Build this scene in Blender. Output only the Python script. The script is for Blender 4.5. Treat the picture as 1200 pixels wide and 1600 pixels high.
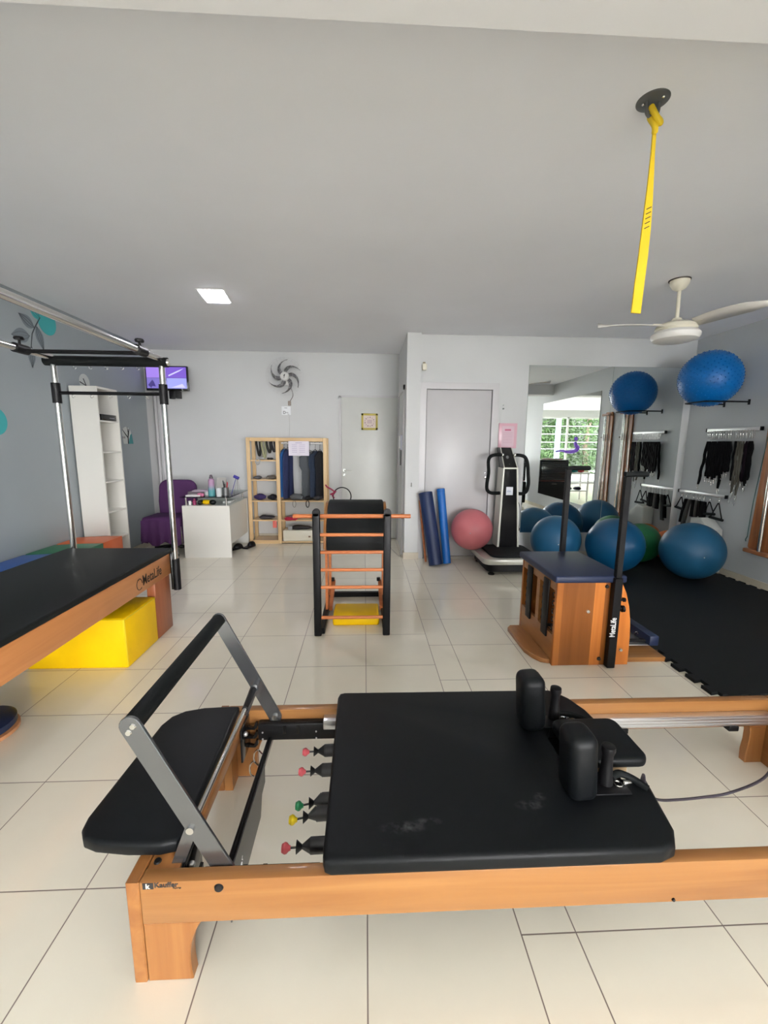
import bpy, bmesh, math, random
from mathutils import Vector, Matrix
random.seed(7)
sc = bpy.context.scene
for o in list(bpy.data.objects): bpy.data.objects.remove(o, do_unlink=True)

# ---------------------------------------------------------------- camera, world, light, exposure
cam_d = bpy.data.cameras.new('camera'); cam = bpy.data.objects.new('camera', cam_d); sc.collection.objects.link(cam)
cam_d.sensor_fit = 'HORIZONTAL'; cam_d.sensor_width = 36; cam_d.lens = 660 / 1200 * 36; cam_d.clip_start = .02; cam_d.clip_end = 200
cam.matrix_world = (Matrix.Translation((0, 0, 1.415)) @ Matrix.Rotation(math.radians(-2.663), 4, 'Z')
                    @ Matrix.Rotation(math.radians(80.846), 4, 'X') @ Matrix.Rotation(math.radians(.48), 4, 'Z'))
sc.camera = cam
sc.view_settings.view_transform = 'Standard'; sc.view_settings.look = 'None'
sc.view_settings.gamma = 1; sc.view_settings.use_curve_mapping = False
sc.view_settings.exposure = 0.22
sc.cycles.max_bounces = 12; sc.cycles.diffuse_bounces = 7; sc.cycles.glossy_bounces = 6; sc.cycles.transparent_max_bounces = 12
sc.cycles.use_denoising = True; sc.cycles.sample_clamp_indirect = 6

world = bpy.data.worlds.new('sky'); sc.world = world; world.use_nodes = True
wn = world.node_tree.nodes; bgn = wn['Background']
bgn.inputs[0].default_value = (.975, .98, 1.0, 1); bgn.inputs[1].default_value = 32

def light_portal(name, loc, rot, sx, sy):
    d = bpy.data.lights.new(name, 'AREA'); d.shape = 'RECTANGLE'; d.size = sx; d.size_y = sy
    d.cycles.is_portal = True
    o = bpy.data.objects.new(name, d); sc.collection.objects.link(o); o.location = loc; o.rotation_euler = rot
    return o
WIN_X0, WIN_X1, WIN_Z0, WIN_Z1, FRONT_Y = -2.85, 3.85, .04, 2.45, -5.2
light_portal('window_portal', ((WIN_X0 + WIN_X1) / 2, FRONT_Y - .1, (WIN_Z0 + WIN_Z1) / 2), (math.radians(90), 0, 0), WIN_X1 - WIN_X0, WIN_Z1 - WIN_Z0)

CEIL = 2.68; XL, XR = -2.97, 4.0; YB, YR = 6.28, 5.16; BEAM_Y, BEAM_Z = 1.255, 2.47

# ---------------------------------------------------------------- materials
MATS = {}
def mat(name, col, rough=.5, metal=0, spec=.5, emit=None, estr=0, bump=0, bscale=200, var=0, vscale=6, coat=0, alpha=None):
    if name in MATS: return MATS[name]
    m = bpy.data.materials.new(name); m.use_nodes = True; nt = m.node_tree; b = nt.nodes['Principled BSDF']
    c = (*col, 1)
    b.inputs['Base Color'].default_value = c; b.inputs['Roughness'].default_value = rough
    b.inputs['Metallic'].default_value = metal; b.inputs['Specular IOR Level'].default_value = spec
    b.inputs['Coat Weight'].default_value = coat; b.inputs['Coat Roughness'].default_value = .1
    if emit: b.inputs['Emission Color'].default_value = (*emit, 1); b.inputs['Emission Strength'].default_value = estr
    tc = nt.nodes.new('ShaderNodeTexCoord')
    if var:
        n = nt.nodes.new('ShaderNodeTexNoise'); n.inputs['Scale'].default_value = vscale; n.inputs['Detail'].default_value = 4
        nt.links.new(tc.outputs['Object'], n.inputs['Vector'])
        r = nt.nodes.new('ShaderNodeMapRange'); r.inputs[1].default_value = .3; r.inputs[2].default_value = .7
        r.inputs[3].default_value = 1 - var; r.inputs[4].default_value = 1 + var * .5
        nt.links.new(n.outputs[0], r.inputs[0])
        mx = nt.nodes.new('ShaderNodeVectorMath'); mx.operation = 'SCALE'; mx.inputs[0].default_value = col
        nt.links.new(r.outputs[0], mx.inputs['Scale']); nt.links.new(mx.outputs[0], b.inputs['Base Color'])
    if bump:
        n = nt.nodes.new('ShaderNodeTexNoise'); n.inputs['Scale'].default_value = bscale; n.inputs['Detail'].default_value = 3
        nt.links.new(tc.outputs['Object'], n.inputs['Vector'])
        bp = nt.nodes.new('ShaderNodeBump'); bp.inputs['Strength'].default_value = bump; bp.inputs['Distance'].default_value = .004
        nt.links.new(n.outputs[0], bp.inputs['Height']); nt.links.new(bp.outputs[0], b.inputs['Normal'])
    MATS[name] = m; return m

def wood(name, c1, c2, axis='X', rough=.35, boards=0, coat=.15):
    """long grained timber; the grain runs along the given axis; boards > 0 gives glued strips of that width"""
    if name in MATS: return MATS[name]
    m = bpy.data.materials.new(name); m.use_nodes = True; nt = m.node_tree; b = nt.nodes['Principled BSDF']; L = nt.links
    tc = nt.nodes.new('ShaderNodeTexCoord'); mp = nt.nodes.new('ShaderNodeMapping')
    s = {'X': (1.2, 22, 22), 'Y': (22, 1.2, 22), 'Z': (22, 22, 1.2)}[axis]; mp.inputs['Scale'].default_value = s
    L.new(tc.outputs['Object'], mp.inputs[0])
    n = nt.nodes.new('ShaderNodeTexNoise'); n.inputs['Scale'].default_value = 1; n.inputs['Detail'].default_value = 5; n.inputs['Distortion'].default_value = .6
    L.new(mp.outputs[0], n.inputs['Vector'])
    cr = nt.nodes.new('ShaderNodeValToRGB'); cr.color_ramp.elements[0].position = .32; cr.color_ramp.elements[1].position = .68
    cr.color_ramp.elements[0].color = (*c1, 1); cr.color_ramp.elements[1].color = (*c2, 1)
    L.new(n.outputs[0], cr.inputs[0]); out = cr.outputs[0]
    if boards:
        sp = nt.nodes.new('ShaderNodeSeparateXYZ'); L.new(tc.outputs['Object'], sp.inputs[0])
        d = nt.nodes.new('ShaderNodeMath'); d.operation = 'DIVIDE'; d.inputs[1].default_value = boards
        L.new(sp.outputs[{'X': 1, 'Y': 0, 'Z': 0}[axis]], d.inputs[0])
        f = nt.nodes.new('ShaderNodeMath'); f.operation = 'FLOOR'; L.new(d.outputs[0], f.inputs[0])
        w = nt.nodes.new('ShaderNodeTexWhiteNoise'); w.noise_dimensions = '1D'; L.new(f.outputs[0], w.inputs['W'])
        r = nt.nodes.new('ShaderNodeMapRange'); r.inputs[1].default_value = .15; r.inputs[2].default_value = .75; r.inputs[3].default_value = .42; r.inputs[4].default_value = 1.2; L.new(w.outputs[0], r.inputs[0])
        mx = nt.nodes.new('ShaderNodeVectorMath'); mx.operation = 'SCALE'; L.new(out, mx.inputs[0]); L.new(r.outputs[0], mx.inputs['Scale']); out = mx.outputs[0]
    L.new(out, b.inputs['Base Color']); b.inputs['Roughness'].default_value = rough; b.inputs['Coat Weight'].default_value = coat; b.inputs['Specular IOR Level'].default_value = .3
    MATS[name] = m; return m

def glass(name, tint=(.93, .98, .96), refl=1.0):
    if name in MATS: return MATS[name]
    m = bpy.data.materials.new(name); m.use_nodes = True; nt = m.node_tree; nt.nodes.remove(nt.nodes['Principled BSDF']); L = nt.links
    t = nt.nodes.new('ShaderNodeBsdfTransparent'); t.inputs[0].default_value = (*tint, 1)
    g = nt.nodes.new('ShaderNodeBsdfGlossy'); g.inputs['Roughness'].default_value = .01
    f = nt.nodes.new('ShaderNodeFresnel'); f.inputs[0].default_value = 1.3; mx = nt.nodes.new('ShaderNodeMixShader')
    L.new(f.outputs[0], mx.inputs[0]); L.new(t.outputs[0], mx.inputs[1]); L.new(g.outputs[0], mx.inputs[2])
    L.new(mx.outputs[0], nt.nodes['Material Output'].inputs[0]); MATS[name] = m; return m

white_paint = mat('white_wall_paint', (.63, .64, .64), .6, bump=.08, bscale=60, var=.03, vscale=2)
ceil_paint = mat('ceiling_paint', (.87, .885, .93), .65, var=.03, vscale=1.2)
blue_paint = mat('grey_blue_wall_paint', (.31, .35, .365), .5, var=.04, vscale=1.5)
door_white = mat('white_door_lacquer', (.56, .55, .56), .35, var=.02)
door_grey = mat('alcove_door_laminate', (.60, .61, .58), .4, var=.02)
melamine = mat('white_melamine', (.72, .71, .66), .35)
skirt = mat('beige_skirting_tile', (.62, .56, .45), .25, var=.08, vscale=8)
vinyl = mat('black_vinyl', (.003, .004, .005), .45, spec=.2, bump=.12, bscale=700)
vinyl_dull = mat('dull_black_vinyl', (.006, .0075, .008), .55, spec=.2, bump=.1, bscale=500)
foam_black = mat('black_foam_grip', (.004, .0055, .006), .65, spec=.2, bump=.3, bscale=400)
black_metal = mat('black_painted_metal', (.004, .004, .005), .45, spec=.22)
gloss_black = mat('gloss_black', (.006, .006, .007), .12)
black_plastic = mat('black_plastic', (.006, .006, .007), .45, spec=.28)
dark_steel = mat('dark_reflective_steel', (.16, .165, .17), .16, metal=.9)
chrome = mat('chrome', (.72, .71, .69), .14, metal=1)
alu = mat('aluminium', (.78, .78, .80), .28, metal=.9)
navy_vinyl = mat('navy_vinyl', (.012, .020, .055), .45, spec=.35, bump=.1, bscale=500)
yellow_vinyl = mat('yellow_vinyl', (.84, .52, .001), .45, spec=.2, bump=.15, bscale=60, var=.06)
rubber_mat_m = mat('black_eva_rubber', (.006, .0075, .0085), .65, spec=.22, bump=.4, bscale=260)
cream_plastic = mat('cream_plastic', (.74, .70, .58), .35)
white_plastic = mat('white_plastic', (.78, .78, .77), .35)
blue_ball_m = mat('petrol_blue_ball_rubber', (.012, .085, .175), .42, var=.05, spec=.35)
blue_ball_d = mat('deep_blue_ball_rubber', (.003, .060, .145), .33, spec=.35)
spiky_m = mat('bright_blue_ball_rubber', (.0, .10, .34), .4, spec=.3, bump=.25, bscale=90)
wood_lt = wood('honey_varnished_wood', (.25, .104, .031), (.34, .158, .050), 'X')
wood_lt_y = wood('honey_varnished_wood_y', (.24, .092, .026), (.32, .138, .042), 'Y')
wood_lt_z = wood('honey_varnished_wood_z', (.25, .098, .028), (.34, .150, .046), 'Z')
wood_cad = wood('orange_brown_wood_y', (.44, .17, .055), (.54, .225, .078), 'Y')
wood_red = wood('red_brown_wood', (.25, .075, .030), (.36, .12, .048), 'Z')
wood_strip = wood('striped_glued_wood', (.42, .125, .020), (.55, .185, .034), 'Z', boards=.068)
wood_rung = wood('orange_dowel_wood', (.42, .125, .04), (.54, .18, .06), 'X')
wood_wall = wood('brown_lacquered_wood', (.22, .075, .028), (.40, .15, .055), 'Z', rough=.22, coat=.5)
pine = wood('pale_pine', (.60, .40, .20), (.72, .52, .29), 'Z')
pine_x = wood('pale_pine_x', (.60, .40, .20), (.72, .52, .29), 'X')
glass_m = glass('clear_glass', (.97, .965, .96)); glass_t = glass('greenish_table_glass', (.72, .80, .78))
mirror_m = mat('mirror_silvering', (.86, .89, .875), .0, metal=1)

# ---------------------------------------------------------------- mesh helpers (all coordinates are world metres)
def sharpen(bm, ang=38):
    for f in bm.faces: f.smooth = True
    for e in bm.edges:
        if len(e.link_faces) == 2 and e.calc_face_angle(0) > math.radians(ang): e.smooth = False

class B:
    def __init__(s): s.bm = bmesh.new()
    def box(s, lo, hi, M=None, bev=0, seg=2):
        lo = Vector(lo); hi = Vector(hi)
        r = bmesh.ops.create_cube(s.bm, size=1); vs = r['verts']
        c = (lo + hi) / 2; d = hi - lo
        for v in vs: v.co = Vector((v.co.x * d.x, v.co.y * d.y, v.co.z * d.z)) + c
        if bev:
            es = list({e for v in vs for e in v.link_edges})
            r2 = bmesh.ops.bevel(s.bm, geom=es, offset=bev, segments=seg, affect='EDGES', profile=.5)
            vs = list({v for f in r2['faces'] for v in f.verts} | {v for v in vs if v.is_valid})
            seen = set(vs); stack = list(vs)
            while stack:
                v = stack.pop()
                for e in v.link_edges:
                    o = e.other_vert(v)
                    if o not in seen: seen.add(o); stack.append(o)
            vs = list(seen)
        if M is not None: bmesh.ops.transform(s.bm, matrix=M, verts=vs)
        return s
    def cyl(s, a, b, r, r2=None, n=20, cap=True):
        a = Vector(a); b = Vector(b); r2 = r if r2 is None else r2; d = b - a
        q = d.to_track_quat('Z', 'Y').to_matrix().to_4x4()
        bmesh.ops.create_cone(s.bm, cap_ends=cap, segments=n, radius1=r, radius2=r2, depth=d.length, matrix=Matrix.Translation((a + b) / 2) @ q)
        return s
    def tube(s, pts, r, n=10, closed=False):
        pts = [Vector(p) for p in pts]; rings = []; N = len(pts); up = None
        for i, p in enumerate(pts):
            if closed: t = (pts[(i + 1) % N] - pts[i - 1]).normalized()
            else: t = (pts[min(i + 1, N - 1)] - pts[max(i - 1, 0)]).normalized()
            if up is None: up = t.orthogonal().normalized()
            up = (up - t * up.dot(t)).normalized(); w = t.cross(up)
            rr = r[i] if isinstance(r, (list, tuple)) else r
            rings.append([s.bm.verts.new(p + (up * math.cos(k * math.tau / n) + w * math.sin(k * math.tau / n)) * rr) for k in range(n)])
        for i in range(N if closed else N - 1):
            A = rings[i]; C_ = rings[(i + 1) % N]
            for k in range(n): s.bm.faces.new((A[k], A[(k + 1) % n], C_[(k + 1) % n], C_[k]))
        if not closed: s.bm.faces.new(rings[0][::-1]); s.bm.faces.new(rings[-1])
        return s
    def lathe(s, c, prof, n=32, axis='Z', M=None):
        """prof: list of (radius, height)"""
        c = Vector(c); rings = []; start = []
        R = {'Z': Matrix.Identity(3), 'Y': Matrix.Rotation(math.radians(-90), 3, 'X'), 'X': Matrix.Rotation(math.radians(90), 3, 'Y')}[axis]
        for rr, h in prof:
            if rr < 1e-6: rings.append([s.bm.verts.new(c + R @ Vector((0, 0, h)))])
            else: rings.append([s.bm.verts.new(c + R @ Vector((rr * math.cos(k * math.tau / n), rr * math.sin(k * math.tau / n), h))) for k in range(n)])
        for A, D in zip(rings, rings[1:]):
            for k in range(n):
                a, b2 = A[k % len(A)], A[(k + 1) % len(A)]; c2, d2 = D[(k + 1) % len(D)], D[k % len(D)]
                u = []
                for v in (a, b2, c2, d2):
                    if v not in u: u.append(v)
                if len(u) > 2:
                    try: s.bm.faces.new(u)
                    except ValueError: pass
        if M is not None: bmesh.ops.transform(s.bm, matrix=M, verts=[v for r_ in rings for v in r_])
        return s
    def prism(s, poly, axis, a0, a1, bev=0, seg=3):
        """poly: 2D points in the plane across the axis (X: (y,z), Y: (x,z), Z: (x,y)), extruded from a0 to a1"""
        def mk(p, a): return {'X': (a, p[0], p[1]), 'Y': (p[0], a, p[1]), 'Z': (p[0], p[1], a)}[axis]
        A = [s.bm.verts.new(mk(p, a0)) for p in poly]; D = [s.bm.verts.new(mk(p, a1)) for p in poly]; n = len(poly)
        fs = [s.bm.faces.new(A), s.bm.faces.new(D[::-1])]
        for k in range(n): fs.append(s.bm.faces.new((A[k], D[k], D[(k + 1) % n], A[(k + 1) % n])))
        bmesh.ops.recalc_face_normals(s.bm, faces=fs)
        if bev:
            es = list({e for f in fs[:2] for e in f.edges})
            bmesh.ops.bevel(s.bm, geom=es, offset=bev, segments=seg, affect='EDGES', profile=.5)
        return s
    def ball(s, c, r, sc_=(1, 1, 1), n=32, m=20, M=None):
        mt = Matrix.Translation(c) @ (M or Matrix.Identity(4)) @ Matrix.Diagonal((*[r * k for k in sc_], 1))
        bmesh.ops.create_uvsphere(s.bm, u_segments=n, v_segments=m, radius=1, matrix=mt); return s
    def quad(s, *ps): s.bm.faces.new([s.bm.verts.new(p) for p in ps]); return s

def W(o):  # world origin of an object built here (roots only translate)
    v = Vector((0, 0, 0))
    while o: v += o.location; o = o.parent
    return v
def link(name, data, parent, at=None):
    o = bpy.data.objects.new(name, data); sc.collection.objects.link(o)
    if parent: o.parent = parent
    return o
def obj(name, b, m, parent=None, origin=None, smooth=True, label=None, ang=38):
    bm = b.bm; bmesh.ops.recalc_face_normals(bm, faces=bm.faces[:])
    off = W(parent) if parent else Vector(origin or (0, 0, 0))
    if parent and origin is not None: pass
    bmesh.ops.translate(bm, verts=bm.verts[:], vec=-off)
    if smooth: sharpen(bm, ang)
    me = bpy.data.meshes.new(name); bm.to_mesh(me); bm.free()
    me.materials.append(m); o = link(name, me, parent)
    if not parent: o.location = off
    if label: o['label'] = label
    return o
def tag(o, label, cat, group=None, kind=None):
    o['label'] = label; o['category'] = cat
    if group: o['group'] = group
    if kind: o['kind'] = kind
    return o
def thing(name, loc, label, cat, group=None):
    o = bpy.data.objects.new(name, None); sc.collection.objects.link(o); o.location = loc; o.empty_display_size = .1
    return tag(o, label, cat, group)
def struct(name, b, m, parent=None, smooth=True):
    o = obj(name, b, m, parent, smooth=smooth)
    if not parent: o['kind'] = 'structure'
    return o
def text(name, s_, size, M, m, parent, ext=.0004, align='LEFT', shear=0, bold=0, sx=1):
    c = bpy.data.curves.new(name, 'FONT'); c.body = s_; c.size = size; c.extrude = ext; c.align_x = align; c.shear = shear; c.offset = bold; c.resolution_u = 3
    t = bpy.data.objects.new(name, c); sc.collection.objects.link(t)
    bpy.context.view_layer.update(); dg = bpy.context.evaluated_depsgraph_get()
    me = bpy.data.meshes.new_from_object(t.evaluated_get(dg)); bpy.data.objects.remove(t, do_unlink=True)
    me.transform(Matrix.Diagonal((sx, 1, 1, 1))); me.transform(M); me.transform(Matrix.Translation(-W(parent)))
    me.materials.clear(); me.materials.append(m); me.name = name
    return link(name, me, parent)
def frame_M(o, x, y):  # text plane: x reading direction, y up direction
    x = Vector(x).normalized(); y = Vector(y).normalized(); z = x.cross(y)
    return Matrix.Translation(o) @ Matrix((x, y, z)).transposed().to_4x4()
def arc(cx, cy, r, a0, a1, n): return [(cx + r * math.cos(math.radians(a0 + (a1 - a0) * i / n)), cy + r * math.sin(math.radians(a0 + (a1 - a0) * i / n))) for i in range(n + 1)]
def rrect(x0, y0, x1, y1, r, n=5):
    return arc(x1 - r, y1 - r, r, 0, 90, n) + arc(x0 + r, y1 - r, r, 90, 180, n) + arc(x0 + r, y0 + r, r, 180, 270, n) + arc(x1 - r, y0 + r, r, 270, 360, n)
def smooth_path(pts, n=6):
    pts = [Vector(p) for p in pts]; out = []
    for i in range(len(pts) - 1):
        p0 = pts[max(i - 1, 0)]; p1 = pts[i]; p2 = pts[i + 1]; p3 = pts[min(i + 2, len(pts) - 1)]
        for k in range(n):
            t = k / n
            out.append(.5 * ((2 * p1) + (p2 - p0) * t + (2 * p0 - 5 * p1 + 4 * p2 - p3) * t * t + (3 * p1 - p0 - 3 * p2 + p3) * t ** 3))
    out.append(pts[-1]); return out

# ================================================================ SETTING
def floor_material():
    m = bpy.data.materials.new('cream_porcelain_tiles'); m.use_nodes = True; nt = m.node_tree; L = nt.links; b = nt.nodes['Principled BSDF']
    N = lambda t, **k: nt.nodes.new(t)
    def MA(op, a, b_=None, c=None):
        n = N('ShaderNodeMath'); n.operation = op
        for i, v in enumerate((a, b_, c)):
            if v is None: continue
            if isinstance(v, (int, float)): n.inputs[i].default_value = v
            else: L.new(v, n.inputs[i])
        return n.outputs[0]
    tc = N('ShaderNodeTexCoord'); sp = N('ShaderNodeSeparateXYZ'); L.new(tc.outputs['Object'], sp.inputs[0]); X, Y = sp.outputs[0], sp.outputs[1]
    T = .45; x0 = .0095; xs = x0 + T; xe = xs + .163
    right = MA('GREATER_THAN', X, xs); far = MA('GREATER_THAN', X, xe); strip = MA('SUBTRACT', right, far)
    xl = MA('DIVIDE', MA('SUBTRACT', X, x0), T); xr = MA('DIVIDE', MA('SUBTRACT', X, xe), T)
    xx = MA('ADD', MA('MULTIPLY', xl, MA('SUBTRACT', 1, right)), MA('MULTIPLY', xr, far))
    dx = MA('MULTIPLY', MA('PINGPONG', xx, .5), T)
    dstrip = MA('MINIMUM', MA('ABSOLUTE', MA('SUBTRACT', X, xs)), MA('ABSOLUTE', MA('SUBTRACT', X, xe)))
    dxf = MA('MINIMUM', MA('ADD', dx, MA('MULTIPLY', strip, 9)), dstrip)
    yo = MA('ADD', 2.985, MA('MULTIPLY', right, 3.254 - 2.985))
    yy = MA('DIVIDE', MA('SUBTRACT', Y, yo), T); dy = MA('MULTIPLY', MA('PINGPONG', yy, .5), T)
    d = MA('MINIMUM', dxf, dy); g = N('ShaderNodeMapRange'); g.inputs[1].default_value = .0012; g.inputs[2].default_value = .0026; L.new(d, g.inputs[0])
    cid = N('ShaderNodeCombineXYZ'); L.new(MA('FLOOR', MA('ADD', xx, MA('MULTIPLY', right, 40))), cid.inputs[0]); L.new(MA('FLOOR', yy), cid.inputs[1])
    wn_ = N('ShaderNodeTexWhiteNoise'); L.new(cid.outputs[0], wn_.inputs['Vector'])
    no = N('ShaderNodeTexNoise'); no.inputs['Scale'].default_value = 5; no.inputs['Detail'].default_value = 6; L.new(tc.outputs['Object'], no.inputs['Vector'])
    v = MA('ADD', MA('MULTIPLY', wn_.outputs[0], .05), MA('MULTIPLY', no.outputs[0], .10)); v = MA('ADD', v, .90)
    sc1 = N('ShaderNodeVectorMath'); sc1.operation = 'SCALE'; sc1.inputs[0].default_value = (.83, .785, .66); L.new(v, sc1.inputs['Scale'])
    mx = N('ShaderNodeMix'); mx.data_type = 'RGBA'; L.new(g.outputs[0], mx.inputs['Factor']); mx.inputs['A'].default_value = (.20, .155, .13, 1); L.new(sc1.outputs[0], mx.inputs['B'])
    L.new(mx.outputs['Result'], b.inputs['Base Color'])
    rr = N('ShaderNodeMapRange'); rr.inputs[3].default_value = .6; rr.inputs[4].default_value = .12; L.new(g.outputs[0], rr.inputs[0]); L.new(rr.outputs[0], b.inputs['Roughness'])
    b.inputs['Specular IOR Level'].default_value = .75
    bp = N('ShaderNodeBump'); bp.inputs['Strength'].default_value = .3; bp.inputs['Distance'].default_value = .001; L.new(g.outputs[0], bp.inputs['Height']); L.new(bp.outputs[0], b.inputs['Normal'])
    return m
struct('floor', B().box((XL - .15, FRONT_Y - .15, -.1), (XR + .15, YB + .15, 0)), floor_material(), smooth=False)
struct('ceiling', B().box((XL - .15, FRONT_Y - .15, CEIL), (XR + .15, YB + .15, CEIL + .1)), ceil_paint, smooth=False)
struct('trim_1', B().box((XL, BEAM_Y - .32, BEAM_Z), (XR, BEAM_Y, CEIL)), mat('beam_paint', (.74, .74, .75), .6), smooth=False)
struct('wall_left', B().box((XL - .15, FRONT_Y, 0), (XL, 6.05, CEIL)), blue_paint, smooth=False)
struct('wall_left_end', B().box((XL - .15, 6.05, 0), (XL, YB, CEIL)), white_paint, smooth=False)
struct('wall_back', B().box((XL - .15, YB, 0), (.66, YB + .15, CEIL)), white_paint, smooth=False)
struct('wall_partition', B().box((.49, 5.09, 0), (.655, YB, CEIL)), white_paint, smooth=False)
struct('wall_back_right', B().box((.655, YR, 0), (XR + .15, YR + .15, CEIL)), white_paint, smooth=False)
struct('wall_right', B().box((XR, FRONT_Y, 0), (XR + .15, YR, CEIL)), mat('shade_toned_wall_paint', (.50, .525, .54), .55, bump=.08, bscale=60), smooth=False)  # wall white greyed in the colour to stand for the shading on this side
# facade behind the viewpoint, seen in the mirrors: piers, lintel and sill round the glazed front
f = B().box((XL - .15, FRONT_Y - .15, 0), (WIN_X0, FRONT_Y, CEIL)).box((WIN_X1, FRONT_Y - .15, 0), (XR + .15, FRONT_Y, CEIL))
f.box((WIN_X0, FRONT_Y - .15, WIN_Z1), (WIN_X1, FRONT_Y, CEIL)).box((WIN_X0, FRONT_Y - .15, 0), (WIN_X1, FRONT_Y, WIN_Z0))
struct('wall_front', f, white_paint, smooth=False)
nw = 4; FY = FRONT_Y
for i in range(nw):
    a = WIN_X0 + (WIN_X1 - WIN_X0) * i / nw; b_ = WIN_X0 + (WIN_X1 - WIN_X0) * (i + 1) / nw
    w = thing('window_%d' % (i + 1), (a, FRONT_Y - .07, WIN_Z0), '', ''); del w['label']; del w['category']; w['kind'] = 'structure'
    fr = B()
    for p in (((a, FY - .09, WIN_Z0), (a + .035, FY - .05, WIN_Z1)), ((b_ - .035, FY - .09, WIN_Z0), (b_, FY - .05, WIN_Z1)),
              ((a, FY - .09, WIN_Z0), (b_, FY - .05, WIN_Z0 + .05)), ((a, FY - .09, WIN_Z1 - .05), (b_, FY - .05, WIN_Z1))): fr.box(*p)
    obj('window_frame', fr, white_plastic, w, smooth=False)
    obj('window_pane', B().box((a + .03, FY - .074, WIN_Z0 + .04), (b_ - .03, FY - .068, WIN_Z1 - .04)), glass_m, w, smooth=False)
# skirting
struct('baseboard_left', B().box((XL, FRONT_Y, 0), (XL + .012, YB, .075)), skirt, smooth=False)
struct('baseboard_back', B().box((XL + .012, YB - .012, 0), (-.36, YB, .075)), skirt, smooth=False)
struct('baseboard_partition', B().box((.478, 5.078, 0), (.667, 5.09, .085)).box((.478, 5.09, 0), (.49, 5.19, .085)), skirt, smooth=False)
struct('baseboard_back_right', B().box((1.61, YR - .012, 0), (XR - .012, YR, .075)), skirt, smooth=False)
struct('baseboard_right', B().box((XR - .012, FRONT_Y, 0), (XR, YR - .012, .075)), skirt, smooth=False)

# doors
def lever(parent, x, y, z, s=-1):
    h = B().lathe((x, y, z), [(0, 0), (.022, 0), (.022, -.008), (0, -.008)], 20, 'Y').cyl((x, y - .005, z), (x, y - .045, z), .008).cyl((x, y - .042, z), (x + .11, y - .046, z - .004), .008, .006)
    h.lathe((x, y, z - .07), [(0, 0), (.02, 0), (.02, -.006), (0, -.006)], 20, 'Y').box((x - .004, y - .012, z - .08), (x + .004, y - .005, z - .06))
    return obj('door_handle', h, chrome, parent)
d1 = struct('door_1', B().box((-.335, 6.215, .012), (.475, 6.25, 2.067), bev=.003), door_grey)
lever(d1, -.295, 6.215, 1.03)
struct('trim_2', B().box((-.37, 6.25, 0), (-.335, 6.28, 2.085)).box((-.37, 6.25, 2.07), (.49, 6.28, 2.10)), door_white, smooth=False)
# doorway casing on the side of the partition
struct('trim_3', B().box((.472, 5.30, 0), (.49, 5.36, 2.13)).box((.472, 6.12, 0), (.49, 6.18, 2.13)).box((.472, 5.30, 2.07), (.49, 6.18, 2.13)), door_white, smooth=False)
d2 = struct('door_2', B().box((.737, 5.128, .03), (1.513, 5.150, 2.053), bev=.003), door_white)
lk = B().lathe((1.475, 5.128, 1.075), [(0, -.012), (.011, -.010), (.012, 0), (0, 0)], 16, 'Y'); obj('lock_cylinder', lk, dark_steel, d2)
lk = B().lathe((1.477, 5.128, 1.02), [(0, -.03), (.015, -.026), (.018, -.012), (.017, 0), (0, 0)], 20, 'Y'); obj('door_knob', lk, chrome, d2)
struct('trim_8', B().box((.656, 5.1535, .0), (1.602, 5.1595, 2.143)), mat('painted_gap_shade', (.16, .15, .15), .7), smooth=False)  # dark sheet that paints the shade lines round door leaf and casing
struct('trim_4', B().box((.657, 5.108, 0), (.730, 5.153, 2.0595)).box((1.520, 5.108, 0), (1.597, 5.153, 2.0595)).box((.657, 5.108, 2.060), (1.597, 5.153, 2.137)), door_white, smooth=False)
struct('trim_5', B().box((.731, 5.115, 0), (1.519, 5.153, .026)), mat('threshold_stone', (.45, .42, .38), .3), smooth=False)
# surface conduit under the wall fan and pipe in the back left corner
struct('trim_6', B().box((-1.105, 6.262, 1.49), (-1.085, 6.28, 1.83)), white_paint, smooth=False)
struct('trim_7', B().cyl((-2.885, 6.26, 0), (-2.885, 6.26, 2.1), .018).box((-2.955, 6.24, 0), (-2.925, 6.28, 2.2)), door_white)

# ================================================================ MIRRORS
def wall_mirror(lo, hi, label, face):
    m_ = thing('wall_mirror', lo, label, 'mirror', None)
    if face == 'Y':
        obj('mirror_glass', B().box((lo[0], lo[1], lo[2]), (hi[0], hi[1], hi[2])), mirror_m, m_, smooth=False)
        e = B().box((lo[0] - .002, lo[1] + .0005, lo[2] - .002), (hi[0] + .002, hi[1] + .002, hi[2] + .002))
    else:
        obj('mirror_glass', B().box(lo, hi), mirror_m, m_, smooth=False)
        e = B().box((lo[0] + .0005, lo[1] - .002, lo[2] - .002), (hi[0] + .002, hi[1] + .002, hi[2] + .002))
    obj('mirror_backing', e, mat('mirror_edge', (.22, .27, .26), .3), m_, smooth=False)
wall_mirror((1.962, YR - .008, .325), (2.988, YR - .003, 2.352), 'tall frameless wall mirror panel reflecting the leafy window', 'Y')
wall_mirror((2.992, YR - .008, .325), (3.90, YR - .003, 2.352), 'frameless wall mirror panel by the corner reflecting the wall of straps', 'Y')
wall_mirror((XR - .008, .78, .33), (XR - .003, 3.12, 2.33), 'wall mirror on the right wall, seen only in the other mirror', 'X')

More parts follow.
